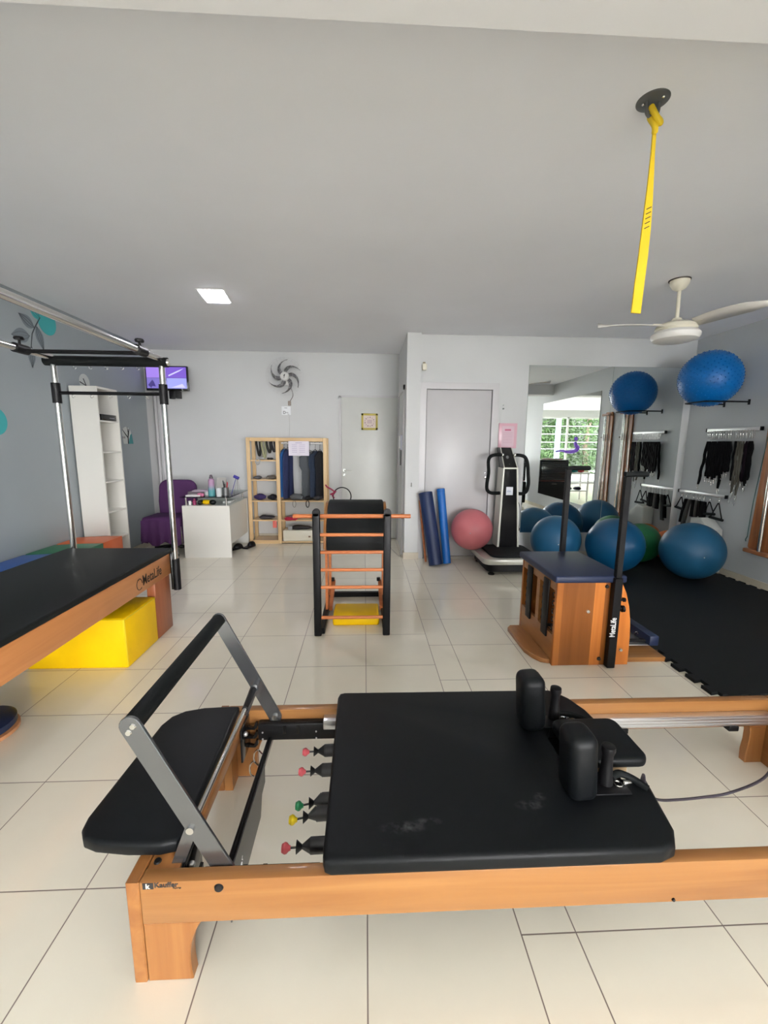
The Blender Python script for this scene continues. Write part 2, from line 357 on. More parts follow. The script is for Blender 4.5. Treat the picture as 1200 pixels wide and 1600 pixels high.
# ================================================================ REFORMER (foreground)
R = thing('pilates_reformer', (.6, 1.3, 0), 'large honey wood reformer with black carriage filling the foreground', 'exercise machine')
ZT, ZB = .310, .182
YN, YF = .935, 1.672
near = obj('side_rail', B().box((-.572, YN, ZB), (1.80, YN + .038, ZT), bev=.004), wood_lt, R)
far = obj('side_rail', B().box((-.572, YF - .038, ZB), (1.80, YF, ZT), bev=.004), wood_lt, R)
obj('end_board', B().prism([(YN, 0), (YN + .11, 0), (YN + .115, .09), (YN + .15, .14), (YF - .15, .14), (YF - .115, .09), (YF - .11, 0), (YF, 0), (YF, ZT), (YN, ZT)], 'X', -.607, -.573, bev=.003, seg=1), wood_lt_y, R)
obj('end_board', B().box((1.80, YN, 0), (1.835, YF, ZT), bev=.004), wood_lt_y, R)
def leg_poly(x0, x1, cur):  # board with one curved edge flaring to the top
    w = x1 - x0
    pts = [(x0, 0), (x1 - .02 * cur, 0)] + [(x1 - .02 * cur - .018 * math.sin(t * math.pi / 8) * cur * .0 + .006 * cur * math.sin(t / 8 * math.pi) * -1 + .03 * cur * (t / 8) ** 3, ZB * t / 8) for t in range(1, 9)]
    return pts + [(x0, ZB)]
for yy, ys, m_ in ((YN + .001, YN + .037, 0), (YF - .037, YF - .001, 1)):
    obj('leg', B().prism(leg_poly(-.572, -.435, 1), 'Y', yy, ys, bev=.003, seg=1).box((-.572, ys if not m_ else YF - .11, 0), (-.54, YN + .11 if not m_ else yy, ZB)), wood_lt_z, R)
    pp = [(1.80, 0), (1.725, 0), (1.722, .05), (1.728, .1), (1.728, .15), (1.72, ZB), (1.80, ZB)]
    obj('leg', B().prism(pp, 'Y', yy, ys, bev=.003, seg=1), wood_lt_z, R)
obj('cross_board', B().box((-.572, YN + .039, .262), (-.487, YF - .039, .305), bev=.003), wood_lt_y, R)
for y in (YN + .06, YF - .06): obj('screw_cap', B().lathe((-.553 if y < 1.2 else -.55, y, .305), [(0, .004), (.008, .004), (.010, 0)], 16), black_plastic, R)
# aluminium tracks and dark front plates
for s, y0, y1 in ((0, YN + .039, YN + .075), (1, YF - .075, YF - .039)):
    t = B().box((-.115, y0, .214), (1.78, y1, .262), bev=.002)
    yf = y0 - .002 if s else y1 - .004
    for z in (.222, .236, .25): t.box((-.1, yf, z), (1.77, yf + .006, z + .004))
    obj('slide_track', t, alu, R)
    p = B().box((-.44, y0, .196), (-.116, y1, .272), bev=.008, seg=2)
    fp = obj('front_plate', p, dark_steel if 0 else black_plastic, R)
    for k in (0, 1): obj('slot', B().box((-.335 + k * .055, y0 - .003 if s else y1 - .006, .228), (-.323 + k * .055, (y0 if s else y1) + .006, .262)), gloss_black, fp)
    for x in (-.42, -.2):
        for z in (.205, .235): obj('bolt', B().ball((x, y0 - .001 if s else y1 + .001, z), .004, n=10, m=6), alu, fp)
    if s: obj('stop_block', B().box((-.17, y0 - .006, .245), (-.10, y1 + .004, .285), bev=.003), alu, R)
    for x in (1.09, 1.585):
        obj('wheel_stop', B().box((x, y0 - .004 if s else y1 - .02, .19), (x + .045, y0 + .03 if s else y1 + .004, .214), bev=.004), black_plastic, R)
# slotted gear brackets with hooks at the foot end
for y0, y1 in ((YN + .045, YN + .16), (YF - .16, YF - .045)):
    g_ = B().box((-.4865, y0, .165), (-.478, y1, .302), bev=.003)
    yc = y0 + .02 if y0 < 1.2 else y1 - .03
    for k, z in enumerate((.262, .222, .182)):
        hook = [(-.478, z), (-.460, z - .006), (-.452, z + .004), (-.448, z + .018), (-.440, z + .017), (-.441, z - .003), (-.452, z - .015), (-.478, z - .014)]
        g_.prism(hook, 'Y', yc, yc + .012)
    gb = obj('gear_bracket', g_, gloss_black, R)
    obj('bolt', B().ball((-.475, (y0 + y1) / 2 - .02, .265), .010, n=14, m=8), alu, gb)
# standing platform
plat = [(-.510, 1.598), (-.546, 1.600), (-.646, 1.594), (-.715, 1.575), (-.755, 1.54), (-.772, 1.49), (-.776, 1.40), (-.785, 1.205), (-.790, 1.09), (-.782, 1.05), (-.762, 1.025), (-.723, 1.010), (-.631, .998), (-.548, .996), (-.505, 1.005), (-.492, 1.03)]
obj('standing_platform', B().prism(plat, 'Z', .316, .358, bev=.012, seg=3), vinyl, R)
obj('platform_base', B().prism([(-.515, 1.03), (-.53, 1.58), (-.70, 1.56), (-.75, 1.45), (-.76, 1.06), (-.72, 1.03)], 'Z', .3055, .3155), black_plastic, R)
# foot bar
PX, PZ, TX, TZ = -.372, .288, -.582, .716
bar = obj('foot_bar', B().cyl((TX, YN + .052, TZ), (TX, YF - .052, TZ), .025, n=28), foam_black, R)
for y in (YN + .046, YF - .046):
    dirv = Vector((TX - PX, 0, TZ - PZ)).normalized(); nrm = Vector((dirv.z, 0, -dirv.x)); w = .027
    P0 = Vector((PX, 0, PZ)); P1 = Vector((TX, 0, TZ)); poly = []
    a0 = math.atan2(nrm.z, nrm.x)
    poly += [(P1.x + w * math.cos(a0 + t * math.pi / 8), P1.z + w * math.sin(a0 + t * math.pi / 8)) for t in range(9)]
    poly += [(P0.x + w * math.cos(a0 + math.pi + t * math.pi / 8), P0.z + w * math.sin(a0 + math.pi + t * math.pi / 8)) for t in range(9)]
    arm = obj('foot_bar_arm', B().prism(poly, 'Y', y - .005, y + .005, bev=.0015, seg=1), mat('smoked_steel', (.20, .205, .215), .2, metal=.85), R)
    for q in (P1 + nrm * .008 - dirv * .002, P1 - nrm * .010 - dirv * .012): obj('bolt', B().lathe((q.x, y - .005, q.z), [(.0, -.003), (.0065, -.003), (.0085, 0)], 16, 'Y'), chrome, arm)
    BX, BZ = -.452, .42
    bl = B().cyl((BX, y - .012, BZ), (BX, y + .012, BZ), .010, n=16); obj('bolt', bl, chrome, arm)
    bl = B().cyl((PX, y - .014, PZ), (PX, y + .014, PZ), .012, n=16); obj('pivot_bolt', bl, chrome, arm)
    e1 = Vector((-.528, 0, .225)); e0 = Vector((BX, 0, BZ)); dv = (e1 - e0).normalized(); nv = Vector((dv.z, 0, -dv.x)) * .016; yb = y + (.011 if y < 1.2 else -.011)
    pol = [(e0 + nv), (e0 - nv), (e1 - nv), (e1 + nv)]
    obj('foot_bar_brace', B().prism([(p.x, p.z) for p in pol], 'Y', yb - .004, yb + .004), mat('smoked_steel', (.2, .2, .2)), R)
obj('brace_rod', B().cyl((-.452, YN + .05, .42), (-.452, YF - .05, .42), .0075, n=14), chrome, R)
obj('rod_sleeve', B().cyl((-.452, YF - .19, .42), (-.452, YF - .06, .42), .011, n=14), black_metal, R)
# spring bar with slotted plate
obj('spring_bar', B().cyl((-.392, YN + .06, .205), (-.392, YF - .06, .205), .008, n=12).box((-.402, YN + .06, .193), (-.383, YF - .06, .203)), black_metal, R)
pl_ = [(1.03, .205), (1.455, .205), (1.45, .135), (1.40, .128), (1.37, .06), (1.12, .05), (1.03, .052)]
sp_ = obj('spring_plate', B().prism(pl_, 'X', -.383, -.379), mat('charcoal_plate', (.05, .05, .052), .35, spec=.6), R)
text('plate_lettering', 'Kauffer', .034, frame_M((-.3785, 1.075, .075), (0, .72, .55), (0, -.55, .72)), white_plastic, sp_)
for y in (1.50, 1.44): hk = B(); hk.tube(smooth_path([(-.40, y, .215), (-.415, y - .004, .235), (-.43, y, .215), (-.43, y, .18), (-.415, y + .004, .165), (-.40, y, .18)]), .0028, 8); obj('spring_hook', hk, chrome, R)
cm = {'r': mat('coral_pink_plastic', (.62, .10, .12), .35), 'g': mat('green_plastic', (.01, .16, .06), .35), 'y': mat('yellow_plastic', (.75, .55, .01), .35), 'k': mat('dark_red_plastic', (.10, .03, .03), .4)}
for y, c, dz, dx in ((1.497, 'r', .0, .0), (1.396, 'r', 0, 0), (1.247, 'g', 0, .012), (1.194, 'y', 0, .0), (1.098, 'r', 0, -.005), (1.035, 'k', -.02, .05)):
    x = -.232 + dx; z = .22 + dz; tw = .03 if c in 'gy' else .008
    cover = B().cyl((x + .076, y + tw * .7, z), (.25, y + tw, z + .01), .0225, n=18).cyl((x + .050, y + tw * .35, z), (x + .077, y + tw * .7, z), .006, .0225, n=18).cyl((x + .051, y + tw * .35, z), (x + .034, y + tw * .3, z), .006, .0185, n=14)
    so = obj('spring', cover, mat('black_spring_cover', (.012, .012, .013), .45), R)
    obj('spring_stem', B().cyl((x + .005, y, z), (x + .045, y + tw * .3, z), .0032, n=8), dark_steel, so)
    obj('spring_end_ball', B().lathe((x, y, z), [(0, -.011), (.011, -.009), (.0155, 0), (.014, .006), (.008, .012), (.006, .017), (0, .017)], 18, 'X'), cm[c], so)
# carriage
def ch(pts): return pts
car = [(-.085, .925), (.79, .925), (.835, .94), (.865, .985), (.905, 1.165), (.70, 1.175), (.672, 1.205), (.672, 1.385), (.70, 1.415), (.905, 1.425), (.895, 1.52), (.865, 1.60), (.83, 1.645), (.80, 1.665), (-.085, 1.672), (-.105, 1.665), (-.112, 1.64), (-.108, .95), (-.102, .932)]
vs_ = vinyl.copy(); vs_.name = 'black_vinyl_dusty'; nt = vs_.node_tree; tcn = nt.nodes.new('ShaderNodeTexCoord'); msk = None
for cx0, cy0, rx_, ry_ in ((.02, -.285, .075, .022), (.09, -.27, .045, .016), (.40, -.225, .05, .02), (.44, -.195, .025, .018)):
    sb_ = nt.nodes.new('ShaderNodeVectorMath'); sb_.operation = 'SUBTRACT'; sb_.inputs[1].default_value = (cx0 - .6 + .09, cy0, .364); nt.links.new(tcn.outputs['Object'], sb_.inputs[0])
    dv_ = nt.nodes.new('ShaderNodeVectorMath'); dv_.operation = 'DIVIDE'; dv_.inputs[1].default_value = (rx_, ry_, 1); nt.links.new(sb_.outputs[0], dv_.inputs[0])
    ln = nt.nodes.new('ShaderNodeVectorMath'); ln.operation = 'LENGTH'; nt.links.new(dv_.outputs[0], ln.inputs[0])
    mr = nt.nodes.new('ShaderNodeMapRange'); mr.inputs[1].default_value = 1.0; mr.inputs[2].default_value = .2; nt.links.new(ln.outputs['Value'], mr.inputs[0])
    if msk is None: msk = mr.outputs[0]
    else:
        ad = nt.nodes.new('ShaderNodeMath'); ad.operation = 'MAXIMUM'; nt.links.new(msk, ad.inputs[0]); nt.links.new(mr.outputs[0], ad.inputs[1]); msk = ad.outputs[0]
nz = nt.nodes.new('ShaderNodeTexNoise'); nz.inputs['Scale'].default_value = 45; nz.inputs['Detail'].default_value = 5; nt.links.new(tcn.outputs['Object'], nz.inputs['Vector'])
nm = nt.nodes.new('ShaderNodeMapRange'); nm.inputs[1].default_value = .45; nm.inputs[2].default_value = .65; nt.links.new(nz.outputs[0], nm.inputs[0])
ml = nt.nodes.new('ShaderNodeMath'); ml.operation = 'MULTIPLY'; nt.links.new(msk, ml.inputs[0]); nt.links.new(nm.outputs[0], ml.inputs[1])
mxd = nt.nodes.new('ShaderNodeMix'); mxd.data_type = 'RGBA'; nt.links.new(ml.outputs[0], mxd.inputs['Factor']); mxd.inputs['A'].default_value = (.003, .004, .005, 1); mxd.inputs['B'].default_value = (.055, .058, .060, 1)
nt.links.new(mxd.outputs['Result'], nt.nodes['Principled BSDF'].inputs['Base Color'])
carr = obj('carriage', B().prism(car, 'Z', .314, .364, bev=.014, seg=4), vs_, R)
obj('carriage_frame', B().box((-.06, YN + .08, .272), (.84, YF - .08, .3135), bev=.004), black_metal, R)
hd = obj('headrest', B().prism(rrect(.69, 1.19, .935, 1.405, .035, 5), 'Z', .374, .410, bev=.012, seg=3), vinyl, R)
obj('headrest_support', B().box((.74, 1.25, .300), (.90, 1.34, .3735), bev=.004), mat('tan_wood', (.35, .24, .13), .5), R)
for (sx_, sy_, lean) in ((.652, 1.118, 0), (.628, 1.43, 0)):
    Mx = Matrix.Translation((sx_, sy_, .364)) @ Matrix.Rotation(math.radians(-4), 4, 'Y')
    sr = obj('shoulder_rest', B().box((-.042, -.052, .0), (.048, .052, .214), M=Mx, bev=.030, seg=5), vinyl, R)
    obj('mounting_plate', B().box((sx_ - .02, sy_ - .02, .3642), (sx_ + .165, sy_ + .045, .3702), bev=.002), black_metal, sr)
    px, py = (.757, 1.145) if sy_ < 1.3 else (.735, 1.462)
    pg = obj('rope_post', B().lathe((px, py, .3705), [(.0, 0), (.022, 0), (.021, .02), (.017, .06), (.016, .095), (.021, .112), (.020, .126), (.010, .130), (0, .1295)], 20), black_plastic, R)
    cl = B().tube([(px + .035 + .012 * math.cos(t * .628), py - .012 + .012 * math.sin(t * .628), .373) for t in range(10)], .003, 6, True).box((px + .05, py - .02, .3702), (px + .075, py - .005, .383), bev=.003)
    obj('rope_clip', cl, chrome, R)
    rope = smooth_path([(px + .02, py, .385), (px + .05, py + .01, .39), (px + .09, py, .378), (px + .12, py - .03, .368)]) if sy_ < 1.3 else smooth_path([(px + .02, py, .39), (px + .06, py - .01, .39), (px + .11, py - .045, .385), (px + .145, py - .10, .37)])
    obj('strap', B().tube(rope, .011, 10), foam_black, R)
obj('pull_rope', B().tube(smooth_path([(.875, 1.13, .370), (.91, 1.185, .355), (.95, 1.236, .25), (1.07, 1.31, .14), (1.195, 1.363, .085), (1.34, 1.409, .048), (1.46, 1.424, .05), (1.53, 1.37, .16), (1.62, 1.40, .24), (1.80, 1.45, .27)], 8), .0048, 10), mat('violet_grey_rope', (.055, .045, .06), .7), R)
# side bolts, badge
for x, z, r_ in ((-.373, .287, .012), (.844, .192, .005)): obj('rail_bolt', B().lathe((x, YN, z), [(0, -.006), (r_ * .8, -.004), (r_, 0)], 20, 'Y'), black_plastic, near)
dk = obj('badge', B().box((-.563, YN - .0008, .2905), (-.536, YN, .3085)), mat('badge_black', (.02, .02, .022), .4), near, smooth=False)
text('badge_letter', 'k', .020, frame_M((-.5555, YN - .0009, .293), (1, 0, 0), (0, 0, 1)), mat('badge_cream', (.75, .7, .6), .5), dk, bold=.0006)
text('badge_lettering', 'Kauffer', .0205, frame_M((-.534, YN - .0009, .2955), (1, 0, 0), (0, 0, 1)), mat('badge_black', (.02,) * 3), near, bold=.0005, sx=.98)
text('badge_small_lettering', 'PILATES', .006, frame_M((-.488, YN - .0009, .2895), (1, 0, 0), (0, 0, 1)), mat('badge_black', (.02,) * 3), near)

# ================================================================ TRAPEZE TABLE (left)
TB = thing('trapeze_table', (-1.85, 2.3, 0), 'black padded wooden trapeze table with chrome canopy frame on the left', 'exercise machine')
tx0, tx1, ty0, ty1 = -2.235, -1.478, .95, 3.20
for x0, x1 in ((tx1 - .04, tx1), (tx0, tx0 + .04)): rl = obj('side_rail', B().box((x0, ty0, .425), (x1, ty1, .582), bev=.004), wood_cad, TB); railR = rl if x1 == tx1 else railR
obj('end_rail', B().box((tx0 + .041, ty1 - .04, .425), (tx1 - .041, ty1, .582), bev=.004), wood_red, TB)
obj('end_rail', B().box((tx0 + .041, ty0, .425), (tx1 - .041, ty0 + .04, .582), bev=.004), wood_red, TB)
for x in (tx0 + .005, tx1 - .075):
    for y in (ty0 + .02, ty1 - .24): obj('leg', B().box((x, y, 0), (x + .06, y + .23, .4245), bev=.005), wood_red, TB)
obj('mattress', B().box((tx0 - .005, ty0, .583), (tx1 + .006, ty1 + .01, .620), bev=.010, seg=3), vinyl_dull, TB)
PXr, PXl, PY_, PYn = -1.455, -2.205, 3.225, 1.05
for x in (PXr, PXl):
    for y in (PY_, PYn):
        post = obj('post', B().cyl((x, y, .30), (x, y, 1.985), .0205, n=20), chrome, TB)
        ox = .0 if x == PXr else 0
        obj('post_sleeve', B().cyl((x, y, .285), (x, y, .53), .028, n=20), black_plastic, TB)
        s_ = 1 if x == PXr else -1
        obj('post_bracket', B().box((min(x - s_ * .02, x - s_ * .005), y - .055, .30), (max(x - s_ * .02, x - s_ * .005), y - .02, .585), bev=.004).box((min(x - s_ * .02, x - s_ * .005), y - .03, .30), (max(x - s_ * .02, x - s_ * .005), y + .03, .56)), gloss_black, TB)
        cl = obj('collar', B().cyl((x, y, 1.685), (x, y, 1.825), .029, n=20), black_plastic, TB)
    obj('canopy_tube', B().cyl((x, PYn - .1, 1.998), (x, PY_ - .01, 1.998), .0215, n=20), chrome, TB)
    ck = obj('sliding_clamp', B().cyl((x, 2.89, 1.998), (x, 2.995, 1.998), .030, n=20), black_plastic, TB)
    obj('knob', B().cyl((x, 2.94, 2.02), (x, 2.94, 2.055), .008, n=10).lathe((x, 2.94, 2.052), [(0, 0), (.026, 0), (.030, .010), (.024, .020), (0, .022)], 8), black_plastic, ck)
for y in (PY_, PYn):
    rb = obj('padded_crossbar', B().cyl((PXl - .055, y, 1.978), (PXr + .045, y, 1.978), .034, n=24), foam_black, TB)
    for x in (PXr + .045,):
        obj('end_cap', B().lathe((x, y, 1.978), [(.0, .004), (.012, .004), (.013, .010), (.022, .010), (.025, 0), (0, 0)], 20, 'X'), chrome, rb)
    lb = obj('lower_crossbar', B().cyl((PXl, y, 1.757), (PXr, y, 1.757), .012, n=14), black_metal, TB)
    if y == PY_:
        for par, z, xs in ((rb, 1.945, [-2.06, -1.95, -1.84, -1.73, -1.62]), (lb, 1.746, [-2.09, -1.96, -1.83, -1.70, -1.57])):
            for x in xs: obj('eye_hook', B().tube([(x + .010 * math.cos(t), y - .002, z - .012 + .010 * math.sin(t)) for t in [math.pi * .5 + k * .5 for k in range(11)]], .002, 6), chrome, par)
ub = obj('sliding_crossbar', B().cyl((PXl, 2.945, 1.985), (PXr, 2.945, 1.985), .013, n=14), black_metal, TB)
lgm = mat('dark_brown_print', (.03, .018, .01), .5)
text('rail_lettering', 'MetaLife', .098, frame_M((tx1 + .0006, 2.775, .468), (0, 1, 0), (0, 0, 1)), lgm, railR, bold=.0012, sx=.78)
obj('rail_emblem', B().tube([(tx1 + .001, 2.735 + .034 * math.cos(t * math.tau / 22), .49 + .037 * math.sin(t * math.tau / 22)) for t in range(20)], .0022, 6).tube([(tx1 + .001, 2.735 + .010 * math.cos(t / 6 * math.pi), .518 + .008 * math.sin(t / 6 * math.pi)) for t in range(7)], .002, 6), lgm, railR)
fd = thing('round_stool', (-1.83, 1.90, 0), 'round navy cushioned board with wooden rim at the left picture edge', 'balance board')
obj('wood_rim', B().lathe((-1.83, 1.90, 0), [(0, .02), (.13, .02), (.152, .035), (.152, .052), (.12, .055), (0, .055)], 40).lathe((-1.83, 1.90, 0), [(0, 0), (.10, 0), (.12, .02), (0, .02)], 30), wood('rim_wood', (.42, .18, .08), (.55, .26, .12), 'X'), fd)
obj('pad', B().lathe((-1.83, 1.90, .0555), [(0, .045), (.125, .045), (.143, .035), (.143, .008), (.135, 0), (0, 0)], 40), navy_vinyl, fd)

# yellow foam box under the table
yb = thing('foam_box', (-1.79, 2.75, 0), 'large yellow vinyl foam box under the trapeze table', 'box')
obj('cover', B().box((-2.112, 2.55, 0), (-1.488, 2.945, .330), bev=.014, seg=3), yellow_vinyl, yb)
sm = B()
for p in (rrect(-2.112, 2.55, -1.488, 2.945, .016, 3),): sm.tube([(a, b2, .322) for a, b2 in p], .0035, 6, True)
sm.tube([(-1.491, 2.553, .01), (-1.491, 2.553, .322)], .0035, 6); obj('piping', sm, mat('yellow_piping', (.70, .50, .005), .4), yb)
# coloured foam blocks along the left wall
for (y0, y1, col, nm, x1, lab) in ((4.075, 4.40, (.62, .13, .035), 'orange', -2.505, 'orange foam block beside the white bookcase'), (3.70, 4.07, (.02, .16, .075), 'green', -2.50, 'green foam block between the orange and blue ones'), (3.20, 3.695, (.02, .085, .32), 'blue', -2.51, 'blue foam block along the wall, nearest of the three coloured blocks')):
    o = obj('foam_block', B().prism([(XL + .02, .44), (XL + .02, 0), (x1, 0), (x1, .455), (-2.7, .452)], 'Y', y0, y1, bev=.014, seg=2), mat(nm + '_vinyl', col, .45, bump=.1, bscale=50, var=.05), origin=(-2.74, y0, 0))
    tag(o, lab, 'foam block', 'coloured foam blocks by the wall')

# ================================================================ BOOKCASE, wall art, TV
bc = thing('bookcase', (-2.82, 4.68, 0), 'tall narrow white bookcase standing against the blue wall', 'bookcase')
bx0, bx1, by0, by1, bz = -2.955, -2.69, 4.50, 4.865, 1.965
obj('side_panel', B().box((bx0, by0, 0), (bx1, by0 + .018, bz)), melamine, bc, smooth=False)
obj('side_panel', B().box((bx0, by1 - .018, 0), (bx1, by1, bz)), melamine, bc, smooth=False)
obj('back_panel', B().box((bx0, by0 + .0182, 0), (bx0 + .008, by1 - .0182, bz)), melamine, bc, smooth=False)
obj('top_panel', B().box((bx0 + .008, by0 + .0182, bz - .02), (bx1, by1 - .0182, bz)), melamine, bc, smooth=False)
for z in (1.615, 1.295, .985, .665, .37, .06): obj('shelf', B().box((bx0 + .009, by0 + .0182, z), (bx1 - .004, by1 - .0182, z + .016)), melamine, bc, smooth=False)
rt = thing('router', (-2.80, 4.68, 1.631), 'black set-top box on the top shelf of the white bookcase', 'electronics')
obj('case', B().box((-2.93, 4.56, 1.632), (-2.70, 4.83, 1.695), bev=.004), gloss_black, rt)
obj('display_strip', B().box((-2.6995, 4.70, 1.655), (-2.6985, 4.79, 1.665)), mat('display_grey', (.12, .12, .14), .3), rt)
# round plant picture behind the bookcase top
pc = thing('wall_sticker', (XL, 4.80, 2.03), 'round pale sticker with dark twig just above the white bookcase', 'wall decal')
obj('disc', B().lathe((XL + .001, 4.78, 2.035), [(0, .001), (.085, .001), (.085, 0)], 30, 'X'), mat('pale_sticker', (.55, .58, .55), .5), pc)
obj('twig', B().tube([(XL + .004, 4.76, 2.07), (XL + .004, 4.80, 2.0)], .004, 6).tube([(XL + .004, 4.70, 2.03), (XL + .004, 4.80, 2.0), (XL + .004, 4.90, 1.99)], .005, 6), mat('sticker_black', (.01, .01, .012), .5), pc)
# tree logo sticker
lg = thing('wall_logo', (XL, 5.50, 1.48), 'white and teal tree logo sticker on blue wall right of the bookcase', 'wall decal')
obj('backing', B().prism([(5.395, 1.53)] + [(5.50 + .11 * math.cos(math.radians(a)), 1.49 + .11 * math.sin(math.radians(a))) for a in range(150, 0, -15)] + [(5.61, 1.39), (5.42, 1.39)], 'X', XL, XL + .0015), mat('pale_sticker', (.5,) * 3), lg, smooth=False)
obj('tree', B().tube([(XL + .003, 5.52, 1.39), (XL + .003, 5.522, 1.47), (XL + .003, 5.535, 1.52), (XL + .003, 5.56, 1.575)], [.006, .006, .009, .003], 6).tube([(XL + .003, 5.522, 1.465), (XL + .003, 5.48, 1.50), (XL + .003, 5.41, 1.565)], [.006, .006, .002], 6).tube([(XL + .003, 5.535, 1.52), (XL + .003, 5.52, 1.60)], [.005, .002], 6), mat('sticker_black', (.01,) * 3), lg)
obj('hill', B().prism([(5.53, 1.39), (5.545, 1.44), (5.58, 1.50), (5.615, 1.52), (5.64, 1.39)], 'X', XL + .0016, XL + .0026), mat('sticker_teal_dark', (.03, .22, .23), .5), lg, smooth=False)
text('lettering', 'ENE', .038, frame_M((XL + .0018, 5.40, 1.455), (0, 1, 0), (0, 0, 1)), mat('sticker_plum', (.10, .04, .06), .5), lg)
# teal circles
tl = mat('teal_sticker', (.04, .36, .37), .5)
for (y, z, r_, lab) in ((4.32, 2.515, .118, 'teal circle sticker high on blue wall behind the leafy branch'), (3.615, 1.57, .11, 'teal circle sticker on blue wall at the left picture edge')):
    o = obj('wall_circle', B().lathe((XL + .0005, y, z), [(0, .001), (r_, .001), (r_, 0)], 40, 'X'), tl, origin=(XL, y, z)); tag(o, lab, 'wall decal', 'teal circle stickers')
# leafy branch decal
br = thing('branch_sticker', (XL, 4.1, 2.3), 'grey translucent leafy branch sticker high on the blue wall', 'wall decal')
obj('stem', B().tube([(XL + .003, y, z) for y, z in ((4.085, 2.24), (4.115, 2.36), (4.16, 2.43), (4.235, 2.53))], [.003, .004, .005, .003], 6), mat('leaf_vein', (.05, .06, .065), .5), br)
def leaf(name, b0, b1, w, m_):
    w *= 1.5
    b0 = Vector(b0); b1 = Vector(b1); d_ = b1 - b0; n_ = Vector((-d_.y, d_.x)).normalized(); pts = []
    for k in range(9): t = k / 8; pts.append(b0 + d_ * t + n_ * w * math.sin(math.pi * t ** .8))
    for k in range(7, 0, -1): t = k / 8; pts.append(b0 + d_ * t - n_ * w * math.sin(math.pi * t ** .8))
    lf = obj(name, B().prism([(p.x, p.y) for p in pts], 'X', XL + .0004 + leaf.k * .0003, XL + .0006 + leaf.k * .0003), m_, br, smooth=False); leaf.k += 1
    vb = B()
    for s_ in (-.5, 0, .5):
        vb.tube([(XL + .003, *(b0 + d_ * t + n_ * w * s_ * math.sin(math.pi * t ** .8))) for t in [k / 8 for k in range(9)]], .0012, 4)
    obj('vein', vb, mat('leaf_vein', (.05,) * 3), lf)
leaf.k = 0
lf_m = mat('grey_leaf_sticker', (.17, .205, .225), .5)
leaf('leaf', (4.15, 2.42), (3.985, 2.50), .035, lf_m); leaf('leaf', (4.085, 2.335), (3.88, 2.30), .040, lf_m); leaf('leaf', (4.18, 2.44), (4.24, 2.24), .032, lf_m)
leaf('leaf', (4.09, 2.25), (4.075, 2.06), .030, lf_m); leaf('leaf', (4.235, 2.52), (4.11, 2.60), .030, tl)
# outlet on the left wall
ot = thing('wall_socket', (XL, 5.93, .22), 'white wall socket with plug low on the blue wall by the purple chair', 'socket')
obj('face_plate', B().box((XL, 5.88, .17), (XL + .01, 5.96, .29), bev=.003), white_plastic, ot)
obj('plug', B().box((XL + .01, 5.90, .21), (XL + .05, 5.94, .25), bev=.006), black_plastic, ot)
obj('cord', B().tube(smooth_path([(XL + .05, 5.92, .23), (XL + .12, 5.90, .10), (XL + .25, 5.90, .012), (-2.55, 5.97, .008)]), .004, 6), black_plastic, ot)

tv = thing('television', (-2.66, 6.05, 2.25), 'small wall television with a purple four-camera picture, high in the back corner', 'television')
obj('case', B().box((-2.93, 6.00, 2.098), (-2.375, 6.045, 2.420), bev=.006), gloss_black, tv)
scr = []
def emit_mat(name, c, s_): return mat(name, (.02, .02, .02), .3, emit=c, estr=s_)
q = [((-2.915, 2.265), (-2.655, 2.405), (.36, .22, .80)), ((-2.652, 2.265), (-2.392, 2.405), (.20, .10, .62)), ((-2.915, 2.128), (-2.655, 2.262), (.20, .16, .55)), ((-2.652, 2.128), (-2.392, 2.262), (.36, .38, .90))]
for i, (a, b2, c) in enumerate(q): obj('screen_picture', B().box((a[0], 5.9985, a[1]), (b2[0], 5.9995, b2[1])), emit_mat('screen_%d' % i, c, .95), tv, smooth=False)
e = B().prism([(-2.77, 2.16), (-2.72, 2.24), (-2.66, 2.23), (-2.66, 2.15)], 'Y', 5.997, 5.998).prism([(-2.60, 2.14), (-2.45, 2.19), (-2.41, 2.14)], 'Y', 5.997, 5.998).prism([(-2.63, 2.30), (-2.50, 2.36), (-2.42, 2.39), (-2.48, 2.35), (-2.62, 2.285)], 'Y', 5.997, 5.998)
obj('screen_shapes', e, emit_mat('screen_light', (.62, .6, .95), 1.0), tv, smooth=False)
e = B().prism([(-2.90, 2.17), (-2.84, 2.24), (-2.80, 2.15), (-2.82, 2.21), (-2.86, 2.13)], 'Y', 5.997, 5.998); obj('screen_dark_shape', e, emit_mat('screen_dark', (.07, .05, .25), .8), tv, smooth=False)
obj('wall_bracket', B().box((-2.64, 6.046, 2.02), (-2.58, 6.28, 2.12), bev=.004).box((-2.645, 6.02, 1.995), (-2.575, 6.06, 2.10), bev=.004), black_plastic, tv)

# ================================================================ PURPLE CHAIR AND DESK
pch = thing('office_chair', (-2.48, 5.62, 0), 'office chair under a purple fabric cover behind the white desk', 'chair')
purple = mat('purple_fabric', (.065, .014, .085), .8, bump=.3, bscale=120, var=.12)
Mb = Matrix.Translation((-2.46, 5.66, .70)) @ Matrix.Rotation(math.radians(-8), 4, 'X')
bk = B(); pts = [(-.23, -.22), (.23, -.22)] + [(.245, -.05), (.24, .10)] + arc(.13, .12, .11, 0, 90, 5) + arc(-.13, .12, .11, 90, 180, 5) + [(-.24, .10), (-.245, -.05)]
bk.prism(pts, 'Y', -.035, .035, bev=.025, seg=3); bmesh.ops.transform(bk.bm, matrix=Mb, verts=bk.bm.verts[:]); obj('backrest', bk, purple, pch)
st = B().box((-2.74, 5.22, .40), (-2.265, 5.62, .50), bev=.035, seg=3)
